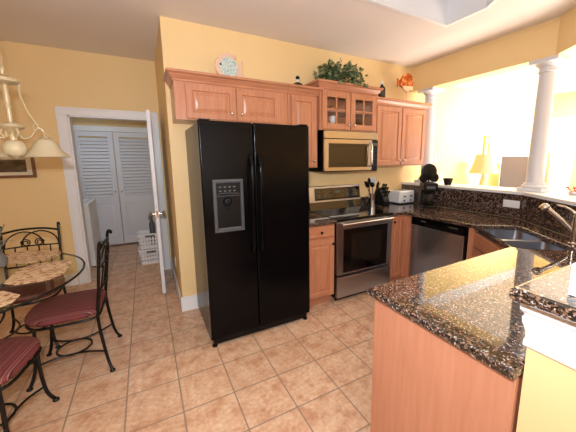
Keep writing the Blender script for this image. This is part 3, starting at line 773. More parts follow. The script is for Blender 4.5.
# ------------------------------------------------------------------ microwave
mx0, mx1, my, mz0, mz1 = 1.434, 2.190-.0, -.40, 1.385, 1.815
mx1 = 2.172
M['steel_reflect'] = steel('brushed_steel_warm_reflection', (176, 170, 156), .25)  # stainless steel with the yellow wall's reflection put into its colour
t = thing('microwave', 'stainless steel over-the-range microwave above the range', 'microwave', ((mx0+mx1)/2, -.2, mz0))
obj('body', box(mx0+.002, mx1-.002, my+.03, -.004, mz0+.005, mz1, .003), M['blackp'], t, 30)
obj('vent_strip', box(mx0, mx1, my-.002, my+.03, 1.735, mz1, .006), M['steel_reflect'], t, 30)
b = bmesh.new(); bx(b, mx0, 2.085, my-.004, my+.029, mz0+.004, 1.731, .005)
md = obj('door', b, M['steel_reflect'], t, 30)
b = ring_panel(bmesh.new(), (mx0+.055, my-.0042, mz0+.045), (1, 0, 0), (0, 0, 1), (0, -1, 0), .53, .255, [(0, 0), (0, .003), (.003, .004), (.03, .004), (.032, .002)])
obj('door_window', b, M['blackglass'], md, 30)
b = bmesh.new(); hx = 2.052
tube(b, spline([(hx, my-.003, mz0+.05), (hx, my-.035, mz0+.07), (hx, my-.04, 1.56), (hx, my-.035, 1.675), (hx, my-.003, 1.695)], 5), .011, 12)
obj('handle', b, M['chrome'], md)
cpn = obj('control_panel', box(2.087, mx1, my-.004, my+.029, mz0+.004, 1.731, .004), M['blackglass'], t, 30)
obj('display', box(2.10, 2.158, my-.0055, my-.0045, 1.665, 1.70), M['display'], cpn, 0)
b = bmesh.new()
for r_ in range(7):
    for c_ in range(3): obj('key', box(2.104+c_*.02, 2.112+c_*.02, my-.0055, my-.0045, 1.63-r_*.03, 1.636-r_*.03), M['grey'], cpn, 0)
b.free()
obj('underside_grille', box(mx0+.01, mx1-.01, my+.0, -.02, mz0-.004, mz0+.0035), M['blackp'], t, 0)

# ------------------------------------------------------------------ dishwasher
wx, wy0, wy1 = 2.385, -.765, -1.405
t = thing('dishwasher', 'stainless steel dishwasher with black control strip', 'dishwasher', (2.6, -1.1, 0))
obj('body', box(wx+.03, 2.96, wy1+.004, wy0-.004, .10, CT-.045, .002), M['blackp'], t, 0)
dd_ = obj('door', box(wx-.006, wx+.028, wy1+.006, wy0-.006, .115, .785, .006), M['steelz'], t, 30)
cs = obj('control_strip', box(wx-.012, wx+.028, wy1+.006, wy0-.006, .787, CT-.045, .006), M['black'], t, 30)
obj('handle_recess', box(wx-.014, wx-.0115, wy1+.19, wy0-.19, .80, .822, .001), M['blackp'], cs)
b = bmesh.new()
for k in range(5): obj('button', box(wx-.0135, wx-.0118, wy1+.07+k*.02, wy1+.082+k*.02, .838, .845), M['btn'], cs, 0)
b.free(); obj('indicator', box(wx-.0135, wx-.0118, wy0-.2, wy0-.14, .84, .846), M['btn'], cs, 0)
obj('kick_plate', box(wx+.04, wx+.05, wy1+.006, wy0-.006, .003, .10), M['blackp'], t, 0)

# ------------------------------------------------------------------ things on the counter
# utensil crock
c = Vector((2.315, -.17, CT+.001))
t = tag(obj('utensil_crock', lathe(bmesh.new(), [(.05, 0), (.052, .004), (.052, .155), (.054, .16), (.05, .16), (.048, .008), (.0001, .008)], c, 28), M['chrome']), 'polished steel crock holding black cooking utensils beside the range', 'utensil crock')
def utensil(base, top, kind, label, mat='blackp'):
    base = Vector(base); top = Vector(top); d = (top-base).normalized(); b = bmesh.new()
    tube(b, [base, top], .0045, 8)
    q = d.to_track_quat('Z', 'Y').to_matrix().to_4x4()
    hb = bmesh.new()
    if kind == 'spoon': ball(hb, (0, 0, .04), .03, .012, .045)
    elif kind == 'ladle': ball(hb, (0, 0, .035), .035, .022, .035)
    elif kind == 'turner': bx(hb, -.033, .033, -.003, .003, 0, .085, .003)
    elif kind == 'fork':
        bx(hb, -.02, .02, -.003, .003, 0, .03, .003)
        for s in (-.015, 0, .015): tube(hb, [(s, 0, .02), (s, 0, .075)], .003, 6)
    elif kind == 'whisk':
        for k in range(5):
            a = k*PI/5; tube(hb, spline([(0, 0, 0), (.025*math.cos(a), .025*math.sin(a), .05), (0, 0, .1), (-.025*math.cos(a), -.025*math.sin(a), .05), (0, 0, 0)], 5), .0015, 5)
    xform(hb, Matrix.Translation(top) @ q)
    me = bpy.data.meshes.new('tmp'); hb.to_mesh(me); hb.free(); b.from_mesh(me); bpy.data.meshes.remove(me)
    tag(obj('cooking_utensil', b, M[mat]), label, 'utensil', 'utensils in the steel crock')
cz = c.z+.012
utensil((c.x+.02, c.y, cz), (c.x-.085, c.y-.01, cz+.235), 'turner', 'black utensil leaning furthest left in the crock')
utensil((c.x-.01, c.y+.02, cz), (c.x-.035, c.y+.02, cz+.27), 'spoon', 'black spoon standing left of the middle in the crock')
utensil((c.x+.01, c.y-.02, cz), (c.x-.03, c.y-.035, cz+.235), 'ladle', 'black ladle at the front of the crock')
utensil((c.x-.01, c.y+.01, cz), (c.x+.03, c.y+.03, cz+.275), 'turner', 'white turner standing tallest in the crock', 'whitep')
utensil((c.x-.02, c.y, cz), (c.x+.045, c.y-.03, cz+.23), 'spoon', 'black spoon leaning right in the crock')
utensil((c.x-.025, c.y, cz), (c.x+.085, c.y+.0, cz+.215), 'fork', 'black slotted utensil leaning furthest right in the crock')
# knife block
c = Vector((2.475, -.20, CT+.001))
t = thing('knife_block', 'slanted black knife block with knives beside the utensil crock', 'knife block', c)
prof = [(c.x-.05, c.y-.075, c.z), (c.x-.05, c.y+.075, c.z), (c.x-.05, c.y+.09, c.z+.19), (c.x-.05, c.y+.03, c.z+.235), (c.x-.05, c.y-.065, c.z+.09)]
obj('block', prism_dir(bmesh.new(), prof, (.10, 0, 0), .004), M['blackp'], t, 30)
fdv = Vector((0, -.145, .0)); tn = Vector((0, -.836, .548)); tv = Vector((0, .548, .836))
for i in range(3):
    for j in range(3):
        p = Vector((c.x-.03+i*.03, c.y-.065, c.z+.09))+tv*(.035+j*.05)+tn*.0
        l = .085+.015*random.random()
        d_ = Vector((0, -.45, .89)).normalized()
        b = bmesh.new(); tube(b, [p, p+d_*.012], [.006, .008], 8); tube(b, [p+d_*.012, p+d_*l*.5, p+d_*l], [.009, .0075, .0095], 8)
        obj('knife', b, M['blackp'], t)
# toaster
c = Vector((2.845, -.165, CT+.001))
t = thing('toaster', 'white four-slot toaster on the corner worktop', 'toaster', c)
b = bmesh.new(); bx(b, -.142, .142, -.108, .108, .012, .178, .02, 4)
ra = R(0)
Mt = Matrix.Translation(c) @ Matrix.Rotation(ra, 4, 'Z')
obj('shell', xform(b, Mt), M['whitep'], t, 50)
for k, y in enumerate((-.045, .045)):
    b = bmesh.new(); bx(b, -.095, .095, y-.015, y+.015, .1785, .181, .002); obj('slot', xform(b, Mt), M['blackp'], t)
obj('base', xform(box(-.112, .112, -.10, .10, 0, .0115, .003), Mt), M['blackp'], t)
for x in (-.06, .06):
    b = bmesh.new(); bx(b, x-.018, x+.018, -.130, -.1125, .10, .113, .004); obj('lever', xform(b, Mt), M['blackp'], t)
    b = bmesh.new(); lathe(b, [(.013, 0), (.013, .008), (.009, .012), (.0001, .012)], (x, -.1123, .05), 14, Vector((0, -1, 0)).to_track_quat('Z', 'Y').to_matrix()); obj('dial', xform(b, Mt), M['grey'], t)
# coffee maker
c = Vector((2.875, -.575, CT+.001))
t = thing('coffee_maker', 'black drip coffee maker with glass carafe in the counter corner', 'coffee maker', c)
Mt = Matrix.Translation(c) @ Matrix.Rotation(R(-35), 4, 'Z')
b = bmesh.new(); bx(b, -.085, .085, -.12, .10, 0, .03, .01, 3); bx(b, -.08, .08, .03, .10, .03, .27, .01, 3)
obj('body', xform(b, Mt), M['blackp'], t, 50)
b = bmesh.new(); bx(b, -.085, .085, -.11, .10, .215, .305, .015, 3); obj('brew_head', xform(b, Mt), M['blackp'], t, 50)
b = bmesh.new(); bx(b, -.05, .05, -.1125, -.1105, .235, .27, .001); obj('panel', xform(b, Mt), M['grey'], t)
b = bmesh.new(); lathe(b, [(.05, .032), (.066, .045), (.07, .09), (.062, .14), (.045, .165), (.047, .175)], (0, -.045, 0), 24, cap=False)
ca = obj('carafe', xform(b, Mt), M['glass'], t)
b = bmesh.new(); lathe(b, [(.046, .165), (.048, .18), (.03, .19), (.0001, .19)], (0, -.045, 0), 24); obj('lid', xform(b, Mt), M['blackp'], ca)
b = bmesh.new(); tube(b, spline([(-.045, -.075, .17), (-.085, -.1, .165), (-.095, -.105, .11), (-.06, -.085, .07)], 5), .008, 8); obj('handle', xform(b, Mt), M['blackp'], ca)
b = bmesh.new(); lathe(b, [(.058, .034), (.066, .05), (.068, .07), (.0001, .07)], (0, -.045, 0), 24); obj('coffee', xform(b, Mt), plain('coffee', (22, 12, 8), .1), ca)
# round black ornament above the coffee maker
b = bmesh.new(); p = c+Vector((.035, .03, .305))
zc = p.z+.09
b2 = bmesh.new()
t = thing('round_black_pan', 'black rounded pan-like ornament standing on the coffee maker', 'pan', p)
def disc(b, cx_, cz_, r_, th=.022):
    vx = Vector((math.cos(R(-25)), math.sin(R(-25)), 0)); nrm = Vector((vx.y, -vx.x, 0))
    lathe(b, [(.0001, -th), (r_*.8, -th), (r_, -th*.4), (r_, th*.4), (r_*.8, th), (.0001, th)], p+vx*cx_+Vector((0, 0, cz_)), 28, nrm.to_track_quat('Z', 'Y').to_matrix())
disc(b, .0, .135, .10); obj('disc', b, M['blackp'], t)
b = bmesh.new(); disc(b, -.065, .055, .055, .018); obj('lobe', b, M['blackp'], t)
b = bmesh.new(); disc(b, .07, .06, .06, .018); obj('lobe', b, M['blackp'], t)
b = bmesh.new(); lathe(b, [(.04, .0), (.04, .006), (.012, .012), (.012, .06)], p, 16); obj('stand', b, M['blackp'], t)
# bowl on the ledge
b = bmesh.new(); lathe(b, [(.035, 0), (.04, .006), (.06, .075), (.064, .085), (.056, .083), (.035, .01), (.0001, .01)], (3.13, -.66, 1.186), 26)
tag(obj('bowl', b, M['blackp']), 'small black bowl on the white ledge right of the coffee maker', 'bowl')
# white box on the bar top
t = thing('tissue_box', 'white box on the raised granite bar at the right picture edge', 'box', (.75, -2.87, 1.181))
obj('carton', box(.664, .82, -3.0, -2.742, 1.181, 1.262, .004), M['whitep'], t, 30)
b = bmesh.new(); pts = [(.742+.03*math.cos(a*PI/8), -2.87+.06*math.sin(a*PI/8), 1.2625) for a in range(16)]; tube(b, pts, .0015, 5, True); obj('slot_rim', b, M['grey'], t)

# ------------------------------------------------------------------ things on top of the cabinets
ZT = 2.175-.02+.078+.001; ZTR = 2.165-.02+.074+.002; ZG = gz1-.015+.078+.001
# fish plate
fishm = NT('fish_plate_glaze'); v = fishm.coord(); vo = fishm.n('ShaderNodeTexVoronoi'); vo.inputs['Scale'].default_value = 70; fishm.l(v, vo.inputs['Vector'])
gr = fishm.n('ShaderNodeTexGradient', gradient_type='SPHERICAL'); mp = fishm.coord((9, 9, 9), loc=(-.0, 0, -.95)); fishm.l(mp, gr.inputs[0])
teal = fishm.ramp(vo.outputs['Distance'], [(.2, srgb(95, 165, 175)), (.6, srgb(200, 215, 205))])
fishm.col(fishm.mix(fishm.ramp(gr.outputs['Fac'], [(.12, (0, 0, 0, 1)), (.3, (.9, .9, .9, 1))]), srgb(226, 190, 165), teal)); fishm.set(rough=.25)
t = thing('fish_plate', 'pink and teal fish-shaped plate above the refrigerator', 'plate', (.52, -.22, ZT))
def fish_body(cx, cz, pts, y, tilt=0, th=.012):
    P = spline([(cx+x, y, cz+z) for x, z in pts], 4, True)
    return P
body = [(-.125, .0), (-.10, .075), (-.04, .115), (.035, .095), (.075, .045), (.08, 0), (.06, -.05), (.01, -.09), (-.05, -.095), (-.1, -.055)]
P = fish_body(.52, ZT+.10, body, -.24)
b = prism_dir(bmesh.new(), P, (0, .014, 0), .004); ob_ = obj('body', b, fishm.m, t, 40)
pk = plain('pink_glaze', (222, 184, 158), .3)
b = prism_dir(bmesh.new(), [(.52+.06, -.238, ZT+.10+.02), (.52+.13, -.238, ZT+.10+.08), (.52+.115, -.238, ZT+.10), (.52+.135, -.238, ZT+.005), (.52+.09, -.238, ZT+.002), (.52+.06, -.238, ZT+.05)], (0, .012, 0), .003); obj('tail', b, pk, t, 30)
b = prism_dir(bmesh.new(), [(.52-.05, -.238, ZT+.195), (.52-.01, -.238, ZT+.235), (.52+.07, -.238, ZT+.215), (.52+.05, -.238, ZT+.17)], (0, .012, 0), .003); obj('fin', b, pk, t, 30)
b = prism_dir(bmesh.new(), [(.52-.07, -.238, ZT+.02), (.52-.06, -.238, ZT+.002), (.52+.03, -.238, ZT+.002), (.52+.01, -.238, ZT+.02)], (0, .012, 0), .003); obj('fin', b, pk, t, 30)
b = bmesh.new(); ball(b, (.52-.075, -.243, ZT+.125), .009, .005, .009); obj('eye', b, M['blackp'], t)
# small bottle
t = thing('decorative_bottle', 'small round-bellied dark bottle with pale neck left of the ivy', 'bottle', (1.225, -.22, ZT))
o = obj('body', lathe(bmesh.new(), [(.045, 0), (.06, .01), (.062, .03), (.045, .052), (.018, .062), (.014, .066)], (1.225, -.22, ZT), 20), plain('dark_brown_glass', (46, 26, 18), .2), t)
obj('neck', lathe(bmesh.new(), [(.016, .0665), (.013, .075), (.013, .092)], (1.225, -.22, ZT), 14), M['whitep'], t)
obj('stopper', lathe(bmesh.new(), [(.012, .0925), (.02, .098), (.021, .115), (.014, .124), (.0001, .126)], (1.225, -.22, ZT), 14), M['blackp'], t)
# ivy
leafm = NT('ivy_leaf'); oi = leafm.noise(leafm.coord(), 18, 3)
leafm.col(leafm.ramp(oi, [(.3, srgb(38, 54, 32)), (.5, srgb(92, 110, 68)), (.7, srgb(150, 158, 116))])); leafm.set(rough=.45)
t = thing('ivy_plant', 'bushy green trailing ivy on top of the glass-fronted cabinet', 'plant', (1.76, -.2, ZG))
b = bmesh.new(); lathe(b, [(.07, 0), (.085, .005), (.1, .05), (.095, .06), (.0001, .055)], (1.76, -.2, ZG), 20); obj('basket', b, plain('basket_brown', (96, 66, 42), .7), t)
b = bmesh.new(); sb = bmesh.new()
def leaf(b, p, s, q):
    pts = [(0, 0, 0), (.45*s, .25*s, .02*s), (.28*s, .5*s, 0), (.5*s, .85*s, -.03*s), (.12*s, .8*s, .02*s), (0, 1.25*s, -.06*s), (-.12*s, .8*s, .02*s), (-.5*s, .85*s, -.03*s), (-.28*s, .5*s, 0), (-.45*s, .25*s, .02*s)]
    c_ = b.verts.new(p+q @ Vector((0, .45*s, .06*s))); vs = [b.verts.new(p+q @ Vector(a)) for a in pts]
    for i in range(len(vs)): b.faces.new((c_, vs[i], vs[(i+1) % len(vs)]))
rnd = random.Random(3)
for i in range(560):
    cl = rnd.choice([(-.19, .10, .11), (-.08, .15, .13), (.08, .17, .14), (.22, .12, .12), (.02, .10, .12), (-.14, .15, .11), (.15, .17, .12)])
    a = rnd.uniform(0, 2*PI); e = rnd.uniform(-1, 1); rr_ = rnd.random()**.4*cl[2]
    p = Vector((1.76+cl[0]+rr_*math.cos(a)*math.sqrt(1-e*e)*1.1, -.22+rr_*math.sin(a)*math.sqrt(1-e*e)*.9, ZG+cl[1]+rr_*e*.85))
    p.z = max(p.z, ZG+.012)
    leaf(b, p, rnd.uniform(.03, .052), Euler((rnd.uniform(-1.2, 1.0), rnd.uniform(-1, 1), rnd.uniform(0, 6.28))).to_matrix())
for i in range(16):
    x = 1.60+.025*i+rnd.uniform(-.01, .01)
    if 3 < i < 7: continue
    for k in range(rnd.randint(1, 2)):
        leaf(b, Vector((x, gyf-.06, ZG+.015-.018*k)), .028, Euler((rnd.uniform(-2.6, -1.6), rnd.uniform(-.5, .5), rnd.uniform(-.6, .6))).to_matrix())
obj('foliage', b, leafm.m, t, 0)
for i in range(9):
    a = i*.7; e = Vector((1.76+.2*math.cos(a), -.2+.09*math.sin(a), ZG+.13))
    tube(sb, spline([(1.76, -.2, ZG+.05), (1.76+.08*math.cos(a), -.2+.04*math.sin(a), ZG+.16), e], 5), .003, 5)
obj('stems', sb, plain('stem_green', (70, 80, 45), .6), t)
# dark bottle
t = thing('dark_bottle', 'tall dark green bottle with white cap on the right wall cabinets', 'bottle', (2.375, -.22, ZTR))
obj('body', lathe(bmesh.new(), [(.035, 0), (.042, .006), (.042, .13), (.036, .15), (.016, .172), (.014, .19)], (2.375, -.22, ZTR), 20), plain('dark_green_glass', (24, 28, 18), .15), t)
obj('label_band', lathe(bmesh.new(), [(.0425, .05), (.0425, .11)], (2.375, -.22, ZTR), 20, cap=False), plain('dull_label', (70, 62, 45), .6), t)
obj('cap', lathe(bmesh.new(), [(.0165, .185), (.0165, .215), (.012, .222), (.0001, .222)], (2.375, -.22, ZTR), 14), M['whitep'], t)
# orange fish on a stand
fo = NT('orange_fish_glaze'); v = fo.coord((1, 1, 1)); f_ = fo.noise(v, 22, 4)
fo.col(fo.ramp(f_, [(.3, srgb(120, 48, 18)), (.5, srgb(196, 92, 34)), (.7, srgb(235, 170, 110))])); fo.set(rough=.2)
fc = Vector((2.80, -.20, ZTR+.245))
t = thing('fish_ornament', 'orange fish figure on a thin stand on the right wall cabinets', 'ornament', (fc.x, fc.y, ZTR))
b = bmesh.new()
fp = [(-.12, .0), (-.085, .06), (-.03, .115), (.05, .13), (.10, .095), (.125, .03), (.12, -.03), (.09, -.06), (.02, -.07), (-.06, -.055)]
Pf = spline([(fc.x+x, fc.y-.012, fc.z+z) for x, z in fp], 4, True)
b = prism_dir(bmesh.new(), Pf, (0, .03, 0), .01); obj('body', b, fo.m, t, 50)
crm = plain('cream_fins', (240, 210, 170), .4)
b = prism_dir(bmesh.new(), [(fc.x-.10, fc.y-.006, fc.z+.01), (fc.x-.155, fc.y-.006, fc.z+.055), (fc.x-.145, fc.y-.006, fc.z), (fc.x-.155, fc.y-.006, fc.z-.05), (fc.x-.1, fc.y-.006, fc.z-.02)], (0, .014, 0), .004); obj('tail', b, fo.m, t, 30)
b = prism_dir(bmesh.new(), [(fc.x-.07, fc.y-.016, fc.z-.035), (fc.x+.12, fc.y-.016, fc.z-.02), (fc.x+.11, fc.y-.016, fc.z-.08), (fc.x+.06, fc.y-.016, fc.z-.068), (fc.x+.02, fc.y-.016, fc.z-.10), (fc.x-.04, fc.y-.016, fc.z-.08)], (0, .038, 0), .004); obj('fin', b, crm, t, 30)
b = bmesh.new(); ball(b, (fc.x+.085, fc.y-.016, fc.z+.055), .01, .006, .01); obj('eye', b, M['blackp'], t)
b = bmesh.new()
for s in (-.015, .015): tube(b, [(fc.x+s*1.5, fc.y, ZTR+.01), (fc.x+s, fc.y, fc.z-.05)], .004, 8)
bx(b, fc.x-.06, fc.x+.06, fc.y-.04, fc.y+.04, ZTR, ZTR+.012, .003)
obj('stand', b, crm, t)

# ------------------------------------------------------------------ living room beyond
shade = NT('linen_lampshade'); shade.col(srgb(186, 172, 132)); shade.set(rough=.8)
LP = Vector((4.52, -.30, 0))
t = thing('console_table', 'low pale console table against the living room wall under the lamp', 'table', (5.2, -.3, 0))
wl = wood('pale_wood', (214, 186, 140), (190, 160, 116), along='x')
obj('top', box(4.2, 6.5, -.55, -.05, .72, .755, .004), wl, t, 30)
for x in (4.24, 6.46):
    for y in (-.51, -.09): obj('leg', box(x-.025, x+.025, y-.025, y+.025, .001, .719, .004), wl, t, 30)
t = thing('table_lamp', 'table lamp with flared cream shade seen over the granite ledge', 'lamp', (LP.x, LP.y, .756))
obj('base', lathe(bmesh.new(), [(.08, .0), (.085, .01), (.06, .03), (.045, .06), (.05, .2), (.055, .35), (.035, .45), (.018, .5), (.012, .56)], (LP.x, LP.y, .756), 24), M['cream'], t)
obj('lamp_shade', lathe(bmesh.new(), [(.215, .525), (.165, .65), (.125, .825), (.121, .825), (.16, .65), (.211, .525)], (LP.x, LP.y, .756), 36, cap=False), shade.m, t)
obj('harp', tube(bmesh.new(), [(LP.x, LP.y, 1.31), (LP.x, LP.y, 1.6)], .004, 6), M['cream'], t)
t = thing('television', 'flat television on the console table between lamp and free column', 'television', (5.95, -.3, .756))
scr = NT('tv_screen'); scr.col(srgb(62, 42, 20)); scr.set(rough=.35, spec=.5)
tvm = Matrix.Translation((5.62, -.22, 0)) @ Matrix.Rotation(R(-8), 4, 'Z')
obj('frame', xform(box(-.40, .37, -.02, -.005, .88, 1.57, .004), tvm), M['colwhite'], t, 30)
obj('side_bezel', xform(box(.355, .41, -.045, -.005, .88, 1.575, .004), tvm), M['blackp'], t, 30)
obj('screen', xform(box(-.395, .355, -.023, -.0205, .90, 1.55), tvm), scr.m, t, 0)
obj('stand', xform(box(-.15, .15, -.08, .09, .757, .88, .01), tvm), M['blackp'], t, 30)
t = thing('wall_mirror', 'tall narrow gilt-framed panel on the wall above the lamp', 'wall panel', (5.03, -.01, 1.6))
gd = plain('gilt', (196, 150, 70), .4, metal=.4)
b = bmesh.new(); bx(b, 4.95, 4.975, -.03, -.002, 1.25, 1.90); bx(b, 5.075, 5.10, -.03, -.002, 1.25, 1.90); bx(b, 4.975, 5.075, -.03, -.002, 1.875, 1.90); bx(b, 4.975, 5.075, -.03, -.002, 1.25, 1.275)
obj('frame', b, gd, t, 0); obj('panel', box(4.975, 5.075, -.012, -.002, 1.275, 1.875), M['whitep'], t, 0)
t = thing('floor_speaker', 'slim grey tower speaker beyond the free-standing column', 'speaker', (6.62, -.31, 0))
obj('cabinet', box(6.56, 6.70, -.36, -.24, .03, 1.62, .008), plain('olive_grey', (150, 142, 122), .6), t, 30)
obj('plinth', box(6.53, 6.73, -.39, -.21, .001, .03, .004), M['blackp'], t, 30)
t = thing('floor_lamp', 'thin white floor lamp pole in front of the living room window', 'lamp', (6.3, -.62, 0))
obj('pole', tube(bmesh.new(), [(6.3, -.62, .02), (6.3, -.62, 2.05)], .012, 10), M['cream'], t)
obj('base', lathe(bmesh.new(), [(.13, .001), (.13, .015), (.02, .03)], (6.3, -.62, 0), 24), M['cream'], t)
obj('lamp_shade', lathe(bmesh.new(), [(.05, 1.95), (.14, 2.12), (.145, 2.12), (.055, 1.94)], (6.3, -.62, 0), 24), M['whitep'], t)
t = thing('flower_pot', 'white bowl of pink flowers on the ledge right of the free column', 'plant', (3.32, -1.76, 1.186))
obj('pot', lathe(bmesh.new(), [(.04, 0), (.055, .004), (.065, .028), (.06, .028), (.045, .012), (.0001, .012)], (3.17, -1.92, 1.186), 20), M['whitep'], t)
b = bmesh.new(); rnd = random.Random(5)
for i in range(38):
    a = rnd.uniform(0, 6.28); r_ = rnd.uniform(0, .085); p = Vector((3.17+r_*math.cos(a), -1.92+r_*math.sin(a), 1.186+rnd.uniform(.02, .065)))
    for k in range(5):
        q = Euler((rnd.uniform(-1, 1), rnd.uniform(-1, 1), k*1.256)).to_matrix(); vs = [b.verts.new(p+q @ Vector(s)) for s in ((0, 0, 0), (.006, .008, .002), (0, .015, .004), (-.006, .008, .002))]; b.faces.new(vs)
obj('blossoms', b, plain('pink_petal', (226, 44, 92), .6), t, 0)
t.location = (0, 0, 0)
for ch in t.children: ch.data.transform(Matrix.Translation((3.32, -1.76, 1.186)))
t.location = (3.17, -1.92, 1.186)
for ch in t.children: ch.data.transform(Matrix.Translation((-3.17, 1.92, -1.186)))

# ------------------------------------------------------------------ dining corner
def make_chair():
    t = thing('dining_chair', '', 'chair')
    ir = M['iron']
    # seat ring
    def ringpts(rx, ry_, z, n=28): return [(rx*math.cos(2*PI*k/n), ry_*math.sin(2*PI*k/n), z) for k in range(n)]
    seatout = [(-.19, -.19), (0, -.205), (.19, -.19), (.215, -.02), (.205, .13), (.12, .205), (0, .22), (-.12, .205), (-.205, .13), (-.215, -.02)]
    P = spline([(x, y, .42) for x, y in seatout], 5, True)
    obj('seat_frame', tube(bmesh.new(), P, .009, 8, True), ir, t)
    b = bmesh.new(); lo = []
    for sc_, z in ((.90, .428), (1.0, .438), (1.03, .455), (1.0, .475), (.9, .488), (.6, .497), (.2, .5)):
        lo.append([b.verts.new((p.x*sc_, p.y*sc_, z)) for p in P])
    for A, B in zip(lo, lo[1:]):
        for k in range(len(A)): b.faces.new((A[k], A[(k+1) % len(A)], B[(k+1) % len(A)], B[k]))
    b.faces.new(lo[0]); b.faces.new(lo[-1])
    obj('cushion', b, M['stripe'], t, 60)
    for s in (-1, 1):
        pts = spline([(s*.235, -.255, .008), (s*.20, -.225, .12), (s*.185, -.20, .40), (s*.19, -.225, .62), (s*.195, -.25, .85), (s*.195, -.262, .945), (s*.195, -.276, .958), (s*.195, -.284, .945), (s*.195, -.28, .935)], 5)
        b = tube(bmesh.new(), pts, .0105, 8); lathe(b, [(.017, 0.0005), (.019, .008), (.012, .018), (.0001, .02)], (s*.235, -.255, 0), 12)
        obj('back_post', b, ir, t)
        pts = spline([(s*.20, .215, .008), (s*.175, .185, .10), (s*.17, .165, .26), (s*.18, .15, .415)], 5)
        b = tube(bmesh.new(), pts, .0105, 8); lathe(b, [(.017, 0.0005), (.019, .008), (.012, .018), (.0001, .02)], (s*.20, .215, 0), 12)
        obj('leg', b, ir, t)
    # ring stretcher and side rails
    b = bmesh.new()
    for s in (-1, 1):
        tube(b, spline([(s*.20, -.222, .15), (s*.12, -.10, .135), (s*.10, 0, .13), (s*.12, .10, .135), (s*.175, .18, .14)], 5), .007, 7)
    tube(b, [(.105*math.cos(a*PI/12), .105*math.sin(a*PI/12), .13) for a in range(24)], .007, 7, True)
    obj('stretcher', b, ir, t)
    yb = lambda z: -.2-.05*(z-.45)/.4*1.05
    obj('top_rail', tube(bmesh.new(), spline([(-.195, -.255, .90), (-.1, -.268, .92), (0, -.272, .925), (.1, -.268, .92), (.195, -.255, .90)], 5), .009, 8), ir, t)
    obj('lower_rail', tube(bmesh.new(), spline([(-.19, -.222, .60), (0, -.235, .60), (.19, -.222, .60)], 5), .008, 8), ir, t)
    obj('middle_rail', tube(bmesh.new(), spline([(-.192, -.243, .77), (0, -.256, .775), (.192, -.243, .77)], 5), .006, 8), ir, t)
    b = bmesh.new(); Y = lambda z, x: -.235-.03*(z-.6)/.3-.012*(1-(x/.19)**2)
    for s in (-1, 1):
        for cx_, hw in ((-.055*s, .13),):
            pts = []
            for k in range(13):
                a = PI*k/12; x = cx_+hw*math.cos(a); z = .775+.125*math.sin(a); pts.append((x, Y(z, x), z))
            tube(b, pts, .006, 7)
        # scrolls
        pts = []
        for k in range(22):
            a = k*.5; r_ = .035*(1-k/30); x = s*(.045+r_*math.cos(a)); z = .80+r_*math.sin(a); pts.append((x, Y(z, x), z))
        tube(b, pts, .005, 6)
    obj('scrollwork', b, ir, t)
    for x in (-.12, -.04, .04, .12):
        obj('spindle', tube(bmesh.new(), [(x, Y(.6, x)+.012, .60), (x, Y(.77, x), .772)], .0055, 8), ir, t)
    return t
sm = NT('striped_cushion'); wv = sm.n('ShaderNodeTexWave', wave_type='BANDS', bands_direction='X'); wv.inputs['Scale'].default_value = 7.0; wv.inputs['Distortion'].default_value = .15
sm.l(sm.coord(), wv.inputs['Vector'])
sm.col(sm.ramp(wv.outputs['Fac'], [(.0, srgb(118, 52, 52)), (.35, srgb(104, 42, 44)), (.48, srgb(30, 10, 14)), (.64, srgb(36, 12, 16)), (.74, srgb(170, 112, 98)), (.88, srgb(112, 50, 50))])); sm.set(rough=.75); M['stripe'] = sm.m
ch = make_chair()
gA = 'wrought iron chairs round the glass table'
ch.location = (-.80, -.42, 0); ch.rotation_euler = (0, 0, R(88)); ch['group'] = gA
ch['label'] = 'wrought iron chair with striped cushion seen side-on, right of the glass table'
dup(ch, (-1.165, .10, 0), R(178), 'wrought iron chair behind the glass table with its scrolled back facing the camera')
dup(ch, (-1.08, -.98, 0), R(-10), 'wrought iron chair nearest the camera, cut off by the lower left corner')
# table
TC = Vector((-1.40, -.47, 0)); TR = .72; TZ = .75
t = thing('dining_table', 'round glass-topped dining table on black iron scroll base', 'table', TC)
b = bmesh.new(); lathe(b, [(.0001, TZ-.012), (TR-.003, TZ-.012), (TR, TZ-.009), (TR, TZ-.003), (TR-.003, TZ), (.0001, TZ)], TC, 96)
obj('tabletop', b, M['tableglass'], t, 40)
obj('glass_rim', tube(bmesh.new(), [(TC.x+(TR+.003)*math.cos(a*PI/64), TC.y+(TR+.003)*math.sin(a*PI/64), TZ-.006) for a in range(128)], .007, 8, True), M['glassedge'], t, label='dark glass edge')
for k in range(4):
    a = R(45+90*k-10); u = Vector((math.cos(a), math.sin(a), 0))
    P = lambda r_, z: TC+u*r_+Vector((0, 0, z))
    b = tube(bmesh.new(), spline([P(.36, .012), P(.30, .08), P(.14, .25), P(.10, .42), P(.2, .60), P(.36, .70), P(.40, .728)], 6), .012, 8)
    tube(b, spline([P(.12, .35), P(.22, .38), P(.27, .46), P(.22, .52), P(.17, .48), P(.2, .45)], 6), .007, 7)
    lathe(b, [(.02, .0005), (.022, .01), (.012, .02)], P(.36, 0), 12)
    obj('leg', b, M['iron'], t)
obj('leg_ring', tube(bmesh.new(), [(TC.x+.13*math.cos(a*PI/12), TC.y+.13*math.sin(a*PI/12), .33) for a in range(24)], .008, 7, True), M['iron'], t)
